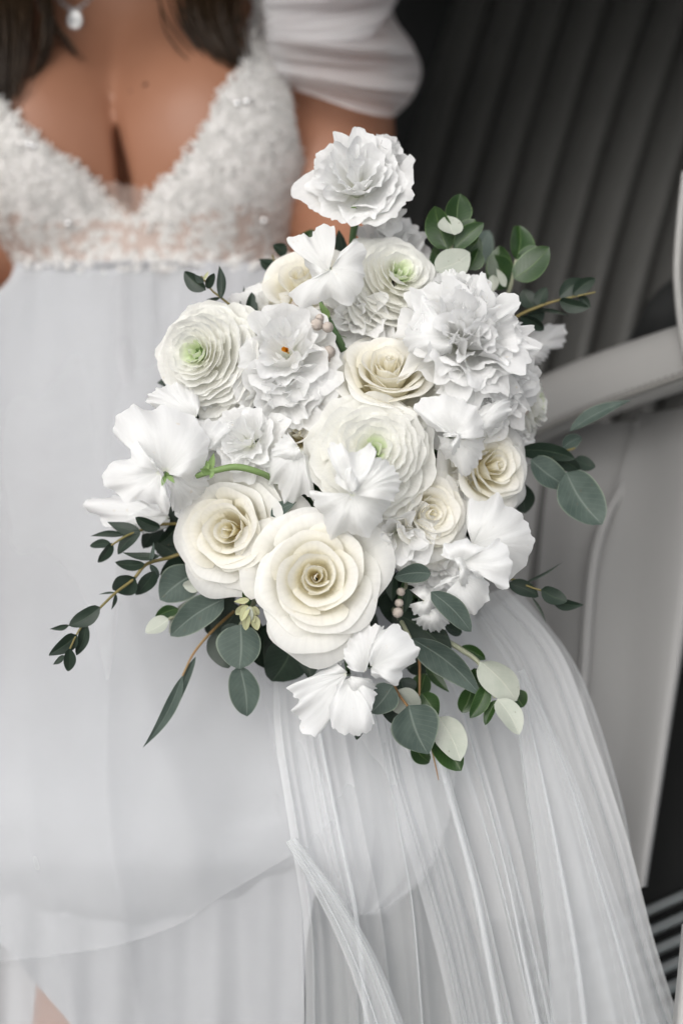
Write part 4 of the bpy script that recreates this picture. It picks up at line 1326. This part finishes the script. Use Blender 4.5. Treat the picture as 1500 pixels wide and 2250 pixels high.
pea('white sweet pea with broad fluted petals at the lower right edge', 1026, 1222, 0.846, [
    ((1036, 1200), [(1024, 1130), (1031, 1098), (1068, 1100), (1091, 1081), (1110, 1107), (1147, 1131), (1161, 1159), (1172, 1187), (1160, 1229), (1119, 1277), (1094, 1294), (1070, 1250)], 0.010, dict(curl=0.008, bulge=0.010)),
    ((1012, 1268), [(950, 1295), (979, 1270), (1035, 1258), (1068, 1275), (1072, 1317), (1035, 1351), (1003, 1337), (970, 1317)], 0.004, dict(curl=0.006)),
    ((1012, 1238), [(968, 1219), (979, 1195), (1026, 1186), (1063, 1204), (1094, 1183), (1116, 1210), (1123, 1247), (1110, 1295), (1077, 1272), (1045, 1266)], -0.006, dict(curl=-0.004, bulge=0.010, ruff=6)),
    ((1008, 1250), [(992, 1222), (1006, 1216), (1022, 1232), (1030, 1262), (1022, 1290), (1010, 1284)], -0.014, dict(ruff=6, noise=6))], 65)
pea('white sweet pea above the lower right one, over the side rose', 1000, 950, 0.846, [
    ((1010, 900), [(949, 857), (970, 827), (1003, 817), (1045, 832), (1069, 856), (1062, 893)], 0.014),
    ((1044, 932), [(1038, 902), (1087, 882), (1116, 878), (1119, 907), (1091, 939), (1063, 960)], 0.006),
    ((1000, 968), [(964, 958), (970, 996), (998, 1020), (1018, 1048), (1046, 1024), (1060, 995), (1063, 962)], 0.004, dict(curl=0.008)),
    ((998, 955), [(960, 949), (933, 926), (908, 893), (937, 873), (984, 868), (1021, 882), (1046, 897), (1060, 930), (1058, 960), (1030, 968)], -0.006, dict(curl=0.004, bulge=0.009)),
    ((1000, 960), [(972, 962), (980, 948), (1010, 952), (1012, 970), (996, 1000), (982, 988)], -0.012, dict(ruff=6, noise=7))], 66)
pea('lowest white sweet pea hanging at the bottom left of the pair', 764, 1480, 0.852, [
    ((764, 1478), [(735, 1452), (697, 1480), (635, 1507), (641, 1524), (656, 1540), (640, 1564), (660, 1577), (659, 1603), (692, 1620), (706, 1597), (724, 1571), (737, 1530)], 0.002, dict(curl=0.004, ruff=5)),
    ((770, 1488), [(742, 1505), (723, 1560), (735, 1603), (767, 1614), (799, 1613), (821, 1592), (815, 1560), (826, 1523), (790, 1500)], -0.006, dict(curl=0.0, ruff=6, bulge=0.009)),
    ((770, 1485), [(760, 1500), (775, 1525), (800, 1528), (826, 1510), (812, 1490)], -0.012, dict(ruff=7))], 67)
pea('white sweet pea at the bottom, upper right one of the pair', 812, 1465, 0.842, [
    ((740, 1428), [(697, 1428), (720, 1412), (756, 1420), (757, 1453), (719, 1466)], 0.035),
    ((802, 1478), [(767, 1470), (755, 1438), (771, 1400), (808, 1375), (842, 1378), (830, 1410)], 0.002, dict(curl=0.0)),
    ((814, 1466), [(808, 1440), (820, 1410), (841, 1384), (873, 1372), (900, 1400), (920, 1427), (911, 1453), (884, 1475), (873, 1508), (841, 1491), (814, 1487)], -0.006, dict(curl=0.002, bulge=0.012, ruff=4))], 68)
pea('small white sweet pea at the right rim beside the twig, out of focus', 1162, 766, 0.965, [
    ((1160, 766), [(1155, 738), (1176, 719), (1236, 714), (1241, 745), (1230, 766), (1210, 752)], 0.0),
    ((1160, 770), [(1212, 752), (1200, 786), (1175, 802), (1155, 792)], -0.006)], 69)
pea('small white petals in the dark gap right of the largest rose, by the grey leaf', 915, 1320, 0.866, [
    ((930, 1320), [(900, 1296), (925, 1284), (950, 1296), (958, 1320), (945, 1350), (915, 1352), (896, 1330)], 0.0, dict(ruff=6)),
    ((940, 1345), [(905, 1360), (935, 1384), (970, 1385), (985, 1360), (960, 1335)], 0.006)], 72)
pea('pointed white petal at the left of the big carnation', 985, 742, 0.846, [
    ((990, 742), [(945, 660), (920, 642), (908, 690), (886, 744), (906, 776), (960, 786), (992, 772)], 0.0, dict(bulge=0.010))], 73)
pea('ruffled white petals left of the central ranunculus in front of the small rose', 645, 1000, 0.848, [
    ((660, 985), [(600, 985), (585, 1030), (592, 1062), (612, 1068), (622, 1100), (640, 1108), (668, 1085), (690, 1100), (686, 1040), (676, 1000)], 0.0, dict(ruff=6)),
    ((655, 980), [(632, 950), (610, 970), (600, 1000), (640, 1015), (668, 1005)], -0.006, dict(ruff=6))], 74)
pea('white petals showing under the upper left ranunculus, above the far left sweet pea', 430, 915, 0.858, [
    ((432, 918), [(354, 902), (322, 882), (337, 859), (368, 846), (396, 842), (428, 856), (440, 882)], 0.0, dict(ruff=6))], 75)

# ------------------------------------------------------------------ foliage
FOL = 'greenery of the bridal bouquet'


def sprig(name, label, cat, stems, leaves, stem_mat='twig', seed=1, d0=0.9):
    r = random.Random(seed)
    b = stems[0][0][0]
    e = thing(name, label, cat, at(*b), FOL)
    for pts, rad in stems:
        V, F, U = tube([at(*p) for p in pts], [q * (0.72 if stem_mat in ('twig', 'twig_red') else 1.0) for q in rad], 6, 8 * len(pts))
        part_w('stem', V, F, M[stem_mat], e)
    for lf in leaves:
        bx, by, tx, ty, w, kind = lf[:6]
        shape = lf[6] if len(lf) > 6 else ('lance' if w < 0.3 * math.hypot(tx - bx, ty - by) else 'oval')
        dd = lf[7] if len(lf) > 7 else d0
        db, dt = dd, dd + r.uniform(-0.008, 0.012)
        P, uv, sh = leaf_pts((bx, by, db), (tx, ty, dt), w * 1.27, roll=r.uniform(-0.5, 0.5), fold=r.uniform(0.1, 0.5), curl=r.uniform(-0.14, 0.26), shape=shape, r=r)
        part_w('leaf', P, grid_faces(*sh), M[kind], e, uv)
    return e


sprig('willow_eucalyptus', 'dark narrow leaved twig pointing left, upper one at the left side', 'leaf sprig',
      [([(520, 1140, .93), (395, 1150, .905), (350, 1153, .90), (310, 1165, .895), (277, 1178, .89), (245, 1198, .888)], [.0016, .0009])],
      [(352, 1160, 298, 1137, 24, 'dark'), (308, 1167, 237, 1147, 22, 'dark'), (275, 1175, 200, 1178, 12, 'dark'), (309, 1166, 259, 1218, 24, 'dark'), (245, 1196, 198, 1200, 16, 'dark'), (246, 1192, 216, 1236, 19, 'dark'),
       (355, 1158, 316, 1205, 32, 'dark', 'oval', .91), (393, 1150, 350, 1195, 38, 'dark', 'oval', .915), (400, 1165, 375, 1100, 26, 'dark', 'lance', .915)], 'twig', 1, .892)
sprig('willow_eucalyptus', 'long drooping dark green twig reaching furthest to the lower left', 'leaf sprig',
      [([(540, 1200, .94), (415, 1214, .905), (370, 1226, .90), (322, 1240, .893), (293, 1273, .89), (255, 1302, .885), (220, 1336, .88), (177, 1381, .875), (151, 1432, .872)], [.0018, .0014, .0008])],
      [(318, 1238, 253, 1236, 21, 'dark'), (352, 1222, 270, 1214, 15, 'dark'), (297, 1268, 250, 1297, 42, 'dark', 'oval'), (340, 1255, 299, 1308, 28, 'dark'), (330, 1240, 348, 1272, 12, 'euc'), (220, 1334, 152, 1375, 30, 'dark', 'oval', .878),
       (152, 1373, 110, 1382, 10, 'dark', 'lance', .876), (170, 1396, 108, 1440, 31, 'dark', 'ovate', .873), (190, 1370, 168, 1440, 21, 'dark', 'oval', .876), (153, 1425, 150, 1475, 21, 'dark', 'oval', .87), (142, 1440, 117, 1460, 11, 'dark', 'lance', .87),
       (255, 1305, 245, 1340, 7, 'dark'), (255, 1302, 218, 1306, 4, 'dark'), (400, 1230, 330, 1185, 34, 'dark', 'oval', .912), (418, 1245, 352, 1262, 44, 'dark', 'oval', .915), (410, 1190, 345, 1215, 46, 'dark', 'oval', .92), (430, 1150, 372, 1135, 40, 'dark', 'oval', .922), (425, 1265, 392, 1215, 40, 'dark', 'oval', .922), (330, 1235, 338, 1190, 8, 'euc'), (420, 1215, 380, 1190, 34, 'dark', 'oval', .918)], 'twig', 2, .888)
sprig('eucalyptus', 'broad grey green eucalyptus leaves under the left rose', 'leaf sprig',
      [([(560, 1300, .93), (480, 1310, .915), (420, 1330, .905), (370, 1362, .90)], [.002, .0011])],
      [(436, 1255, 352, 1318, 66, 'euc', 'oval', .90), (440, 1284, 402, 1286, 26, 'pale', 'oval', .886), (492, 1316, 375, 1397, 56, 'euc', 'oval', .886), (392, 1338, 342, 1357, 22, 'green', 'oval', .898), (370, 1360, 320, 1390, 32, 'pale', 'oval', .89),
       (460, 1322, 380, 1362, 36, 'pale', 'oval', .905), (525, 1330, 472, 1400, 74, 'dark', 'oval', .912), (520, 1372, 486, 1390, 22, 'euc', 'oval', .90), (450, 1275, 400, 1300, 30, 'dark', 'oval', .905), (400, 1360, 372, 1392, 22, 'pale', 'lance', .90)], 'twig_pale', 3, .9)
sprig('eucalyptus', 'two rounded grey green eucalyptus leaves hanging below the left rose', 'leaf sprig',
      [([(560, 1320, .93), (530, 1376, .895), (526, 1420, .888), (526, 1466, .886)], [.002, .0012])],
      [(528, 1372, 526, 1470, 86, 'euc', 'oval', .885), (526, 1462, 543, 1574, 54, 'euc', 'oval', .886), (472, 1388, 502, 1468, 54, 'dark', 'oval', .905)], 'twig_pale', 4, .89)
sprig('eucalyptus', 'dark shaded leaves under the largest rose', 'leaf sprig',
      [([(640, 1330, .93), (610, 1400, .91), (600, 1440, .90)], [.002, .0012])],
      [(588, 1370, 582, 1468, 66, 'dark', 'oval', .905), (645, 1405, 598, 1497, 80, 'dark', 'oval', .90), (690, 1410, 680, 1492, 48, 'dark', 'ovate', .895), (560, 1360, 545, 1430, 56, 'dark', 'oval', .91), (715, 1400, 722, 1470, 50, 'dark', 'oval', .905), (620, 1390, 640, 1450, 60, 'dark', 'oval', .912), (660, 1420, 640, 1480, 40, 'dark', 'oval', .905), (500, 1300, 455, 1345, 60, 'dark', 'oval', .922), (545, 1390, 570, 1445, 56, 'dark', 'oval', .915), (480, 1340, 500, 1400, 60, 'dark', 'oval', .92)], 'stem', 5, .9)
sprig('willow_eucalyptus', 'long thin leaf on a reddish stalk hanging at the lower left', 'leaf sprig',
      [([(530, 1330, .92), (472, 1381, .90), (428, 1432, .89), (401, 1485, .885)], [.0016, .0013, .0009])],
      [(401, 1485, 314, 1643, 23, 'euc', 'lance', .882), (430, 1443, 391, 1552, 15, 'euc', 'lance', .888)], 'twig_red', 6, .89)
sprig('seed_pod', 'cluster of small yellow green buds beside the largest rose', 'seed pods',
      [([(560, 1290, .90), (545, 1330, .87)], [.0016, .0012])],
      [(548, 1318, 514, 1322, 12, 'bud', 'lance', .862), (545, 1330, 518, 1350, 17, 'bud', 'oval', .862), (545, 1332, 530, 1365, 16, 'bud', 'oval', .858), (548, 1332, 543, 1372, 15, 'pale', 'oval', .856), (550, 1332, 558, 1368, 15, 'bud', 'oval', .858), (545, 1350, 540, 1385, 15, 'bud', 'oval', .855), (552, 1350, 566, 1385, 17, 'bud', 'oval', .857), (540, 1318, 545, 1290, 15, 'green', 'oval', .866), (553, 1335, 570, 1350, 14, 'bud', 'oval', .86)], 'stem', 7, .86)
sprig('eucalyptus', 'grey green leaves at the right of the largest rose, below the frilled bloom', 'leaf sprig',
      [([(900, 1240, .92), (890, 1290, .89), (885, 1340, .885)], [.0018, .0012])],
      [(946, 1260, 866, 1268, 38, 'euc', 'oval', .858), (946, 1300, 1034, 1388, 40, 'euc', 'oval', .846), (866, 1266, 862, 1322, 24, 'dark', 'lance', .872), (895, 1292, 887, 1348, 17, 'dark', 'lance', .868), (900, 1290, 925, 1350, 44, 'dark', 'oval', .90), (880, 1300, 860, 1370, 60, 'dark', 'oval', .905), (905, 1250, 880, 1330, 60, 'dark', 'oval', .91), (930, 1380, 870, 1400, 50, 'dark', 'oval', .91), (880, 1400, 900, 1470, 56, 'dark', 'oval', .912), (900, 1440, 940, 1480, 40, 'dark', 'oval', .912), (975, 1372, 1014, 1391, 24, 'dark', 'oval', .895)], 'twig_pale', 8, .87)
sprig('eucalyptus', 'long grey green eucalyptus leaf pointing to the lower right, over a dark one', 'leaf sprig',
      [([(850, 1320, .92), (875, 1355, .895), (902, 1405, .875)], [.002, .0012])],
      [(875, 1350, 990, 1440, 60, 'dark', 'oval', .888), (900, 1402, 1056, 1529, 58, 'euc', 'lance', .868)], 'twig_pale', 9, .88)
sprig('olive', 'olive sprig with two pale leaves at the lower right', 'leaf sprig',
      [([(900, 1340, .93), (969, 1400, .90), (1012, 1427, .89), (1055, 1461, .882), (1087, 1533, .876)], [.0022, .0018, .0011])],
      [(1010, 1422, 1066, 1449, 22, 'green', 'oval', .892), (1055, 1453, 1134, 1540, 60, 'pale', 'oval', .872), (1092, 1536, 1140, 1614, 44, 'pale', 'oval', .87), (1128, 1518, 1150, 1553, 34, 'green', 'oval', .884), (1042, 1468, 1051, 1520, 42, 'green', 'oval', .89), (1036, 1512, 1014, 1566, 38, 'green', 'oval', .888), (1070, 1506, 1032, 1578, 30, 'green', 'oval', .88), (1090, 1538, 1065, 1593, 20, 'green', 'oval', .878), (938, 1456, 986, 1521, 22, 'green', 'lance', .898)], 'twig_pale', 10, .885)
sprig('olive', 'lowest leafy sprig with a dark round leaf and a pale one below the sweet peas', 'leaf sprig',
      [([(860, 1400, .92), (862, 1480, .885), (870, 1516, .872), (896, 1553, .862)], [.0018, .0014, .0011]), ([(915, 1400, .91), (921, 1453, .895), (921, 1530, .885)], [.0016, .0011]), ([(930, 1560, .88), (948, 1645, .872), (958, 1690, .87), (963, 1714, .87)], [.0009, .0004])],
      [(897, 1550, 940, 1657, 88, 'euc', 'ovate', .855), (962, 1575, 1011, 1672, 56, 'pale', 'oval', .866), (952, 1620, 1013, 1693, 50, 'green', 'oval', .872), (903, 1632, 943, 1675, 32, 'green', 'oval', .874), (926, 1523, 961, 1577, 38, 'green', 'oval', .878), (872, 1516, 918, 1562, 54, 'pale', 'oval', .872), (862, 1528, 873, 1594, 48, 'dark', 'oval', .878), (862, 1506, 814, 1567, 56, 'euc', 'oval', .866), (794, 1600, 783, 1626, 14, 'dark', 'oval', .88), (880, 1490, 895, 1530, 50, 'dark', 'oval', .89), (935, 1480, 925, 1530, 36, 'green', 'oval', .892)], 'twig_red', 11, .87)
sprig('willow_eucalyptus', 'small dark twig sticking out at the lower right edge', 'leaf sprig',
      [([(1040, 1250, .92), (1132, 1275, .90), (1160, 1288, .895), (1190, 1298, .893)], [.0014, .0008])],
      [(1116, 1282, 1182, 1311, 28, 'dark', 'oval', .895), (1188, 1295, 1245, 1321, 30, 'dark', 'oval', .89), (1212, 1320, 1280, 1329, 22, 'dark', 'lance', .894), (1150, 1282, 1234, 1236, 5, 'dark', 'lance', .90), (1168, 1312, 1199, 1370, 5, 'dark', 'lance', .90)], 'twig', 12, .895)
sprig('eucalyptus', 'large grey green eucalyptus leaves sticking out at the right below the armrest', 'leaf sprig',
      [([(1030, 1010, .95), (1140, 1015, .93), (1200, 1002, .925), (1262, 985, .92)], [.0018, .001])],
      [(1243, 1038, 1322, 1152, 78, 'euc', 'oval', .905), (1165, 1010, 1250, 1071, 50, 'euc', 'oval', .908), (1138, 990, 1262, 1008, 36, 'dark', 'oval', .905), (1215, 1008, 1274, 1036, 28, 'dark', 'oval', .915), (1250, 948, 1386, 879, 26, 'euc', 'lance', .92), (1234, 986, 1276, 960, 26, 'euc', 'oval', .925), (1138, 1060, 1152, 1128, 42, 'dark', 'oval', .925), (1262, 1008, 1307, 1026, 26, 'dark', 'oval', .925)], 'twig', 13, .91)
sprig('pittosporum', 'bright green leafy tip with two pale leaves at the top right', 'leaf sprig',
      [([(960, 680, .93), (984, 585, .915), (990, 550, .91), (996, 512, .905)], [.002, .0014, .001])],
      [(983, 548, 954, 453, 50, 'green', 'oval', .908), (1004, 494, 1010, 426, 52, 'green', 'oval', .912), (997, 516, 985, 474, 44, 'pale', 'oval', .896), (998, 548, 1062, 490, 32, 'green', 'oval', .904), (1006, 536, 1043, 482, 44, 'green', 'oval', .914), (1014, 566, 1052, 522, 42, 'green', 'oval', .918), (956, 594, 1032, 556, 54, 'pale', 'oval', .894), (949, 614, 955, 540, 24, 'green', 'oval', .915), (1046, 580, 1073, 506, 44, 'euc', 'oval', .985), (1028, 592, 1050, 546, 34, 'green', 'oval', .92)], 'twig_pale', 14, .91)
sprig('pittosporum', 'bright green leafy tip right of the other, against the pleated seat', 'leaf sprig',
      [([(1040, 740, .95), (1105, 660, .94), (1122, 625, .935), (1133, 570, .93)], [.0022, .0016, .001])],
      [(1133, 572, 1140, 496, 50, 'green', 'oval', .932), (1128, 612, 1205, 543, 52, 'green', 'oval', .928), (1136, 584, 1178, 540, 34, 'green', 'oval', .935), (1115, 634, 1074, 562, 54, 'green', 'oval', .938), (1108, 622, 1096, 540, 46, 'green', 'oval', .942), (1083, 642, 1081, 604, 22, 'pale', 'oval', .925), (1110, 630, 1090, 590, 16, 'pale', 'lance', .926)], 'twig_pale', 15, .935)
sprig('willow_eucalyptus', 'dark leaved twig on an orange stalk pointing right above the armrest', 'leaf sprig',
      [([(1060, 740, .94), (1142, 692, .93), (1180, 675, .927), (1225, 660, .925), (1307, 642, .92)], [.0018, .0015, .0008])],
      [(1228, 652, 1282, 614, 28, 'dark', 'oval', .925), (1258, 648, 1307, 611, 26, 'dark', 'oval', .922), (1228, 660, 1293, 676, 26, 'dark', 'oval', .92), (1270, 650, 1297, 677, 15, 'dark', 'lance', .925), (1182, 675, 1199, 631, 24, 'dark', 'oval', .928), (1175, 675, 1148, 636, 32, 'dark', 'oval', .933), (1185, 680, 1248, 694, 8, 'dark', 'lance', .935), (1143, 695, 1194, 725, 26, 'dark', 'oval', .918), (1158, 692, 1197, 686, 34, 'dark', 'oval', .938), (1140, 680, 1122, 640, 30, 'dark', 'oval', .94)], 'twig', 16, .925)
sprig('willow_eucalyptus', 'small dark leaved twig above the upper left ranunculus', 'leaf sprig',
      [([(590, 740, .92), (550, 705, .905), (523, 684, .902), (482, 651, .898), (465, 637, .896), (442, 606, .894)], [.0016, .0008])],
      [(453, 637, 405, 597, 28, 'dark', 'oval', .895), (457, 635, 470, 600, 17, 'dark', 'oval', .892), (486, 657, 482, 584, 17, 'dark', 'lance', .895), (523, 682, 536, 628, 7, 'dark', 'lance', .905), (555, 706, 553, 642, 22, 'dark', 'oval', .9), (484, 654, 454, 658, 7, 'dark', 'lance', .9), (448, 620, 428, 604, 12, 'euc', 'lance', .89), (447, 615, 458, 596, 6, 'bud', 'lance', .89)], 'twig', 17, .895)
sprig('willow_eucalyptus', 'dark leaf tips showing behind the upper left rose', 'leaf sprig',
      [([(640, 640, .95), (610, 590, .945), (598, 560, .945)], [.0015, .0008])],
      [(605, 592, 571, 575, 15, 'dark', 'oval', .945), (628, 560, 600, 538, 22, 'dark', 'oval', .945), (650, 545, 690, 505, 26, 'green', 'oval', .955)], 'twig', 18, .945)
sprig('eucalyptus', 'single dark grey leaf wedged between the left rose and the largest rose', 'leaf sprig',
      [([(640, 1160, .9), (597, 1133, .875)], [.0014, .001])],
      [(595, 1134, 650, 1103, 26, 'euc', 'lance', .852)], 'stem', 19, .87)
sprig('flower_stem', 'curved green stem with a split calyx above the left rose', 'stem',
      [([(610, 1060, .87), (575, 1040, .848), (520, 1026, .842), (465, 1036, .842), (432, 1046, .846)], [.0020, .0022, .0018])],
      [(452, 1040, 470, 995, 14, 'calyx', 'lance', .84), (455, 1038, 446, 1006, 12, 'calyx', 'lance', .84), (462, 1038, 440, 1030, 12, 'calyx', 'lance', .838), (470, 1036, 462, 1052, 8, 'calyx', 'lance', .838)], 'calyx', 20, .842)
sprig('flower_stem', 'green stem and calyx holding the tallest lisianthus', 'stem',
      [([(772, 560, .93), (776, 510, .91), (785, 470, .897), (788, 450, .892)], [.0022, .0024, .0032])],
      [(785, 468, 772, 450, 12, 'calyx', 'lance', .892), (786, 468, 800, 448, 12, 'calyx', 'lance', .892)], 'stem', 21, .89)
sprig('flower_stem', 'dark green stem rising between the lisianthus and the upper rose', 'stem',
      [([(790, 850, .91), (755, 770, .886), (728, 715, .876), (704, 664, .884)], [.0026, .0024, .0012])],
      [(720, 700, 700, 660, 14, 'calyx', 'lance', .868), (765, 745, 725, 752, 20, 'calyx', 'oval', .89)], 'stem', 22, .88)
sprig('branch', 'short brown bark stem in the dark gap beside the upper rose', 'branch',
      [([(722, 780, .90), (728, 830, .892), (745, 862, .892), (760, 900, .91)], [.0034, .0036, .003])], [], 'bark', 23, .9)

# brunia berries
def berries(label, stem, balls, seed):
    r = random.Random(seed)
    e = thing('brunia_sprig', label, 'berries', at(*stem[0]), FOL)
    V, F, U = tube([at(*p) for p in stem], [0.0016, 0.0011], 6, 16)
    part_w('stem', V, F, M['stem'], e)
    for px, py, d, rp in balls:
        c = at(px, py, d); R = rp * K * d
        nu, nv = 26, 18
        a, b = np.meshgrid(np.linspace(0, 2 * math.pi, nu, endpoint=False), np.linspace(0.06, math.pi - 0.06, nv), indexing='ij')
        k = R * (1 + 0.13 * np.cos(13 * a + (np.arange(nv) % 2)[None] * math.pi) * np.sin(b) + 0.05 * np.cos(17 * b))
        P = np.stack([k * np.sin(b) * np.cos(a), k * np.sin(b) * np.sin(a), k * np.cos(b)], -1)
        part_w('berry', P + c, grid_faces(nu, nv, True), M['berry'], e)
    return e


berries('three small grey pink button berries right of the orange stamen lisianthus', [(745, 790, .90), (728, 745, .872), (712, 710, .868)], [(696, 713, .852, 13), (720, 719, .85, 11.5), (702, 699, .858, 9), (722, 773, .86, 13), (718, 786, .864, 11)], 1)
berries('berries half hidden under the tall sweet pea', [(690, 700, .90), (668, 678, .885)], [(652, 670, .872, 12), (668, 676, .87, 11)], 2)
berries('small brown berries in the gap right of the largest rose', [(900, 1260, .91), (880, 1300, .885), (876, 1345, .88)], [(880, 1300, .87, 9), (876, 1325, .868, 9), (873, 1346, .866, 11)], 3)
berries('small berries beside the ranunculus seen from its edge', [(1100, 930, .93), (1140, 898, .91)], [(1136, 892, .888, 12), (1150, 902, .892, 10), (1142, 878, .9, 9)], 4)

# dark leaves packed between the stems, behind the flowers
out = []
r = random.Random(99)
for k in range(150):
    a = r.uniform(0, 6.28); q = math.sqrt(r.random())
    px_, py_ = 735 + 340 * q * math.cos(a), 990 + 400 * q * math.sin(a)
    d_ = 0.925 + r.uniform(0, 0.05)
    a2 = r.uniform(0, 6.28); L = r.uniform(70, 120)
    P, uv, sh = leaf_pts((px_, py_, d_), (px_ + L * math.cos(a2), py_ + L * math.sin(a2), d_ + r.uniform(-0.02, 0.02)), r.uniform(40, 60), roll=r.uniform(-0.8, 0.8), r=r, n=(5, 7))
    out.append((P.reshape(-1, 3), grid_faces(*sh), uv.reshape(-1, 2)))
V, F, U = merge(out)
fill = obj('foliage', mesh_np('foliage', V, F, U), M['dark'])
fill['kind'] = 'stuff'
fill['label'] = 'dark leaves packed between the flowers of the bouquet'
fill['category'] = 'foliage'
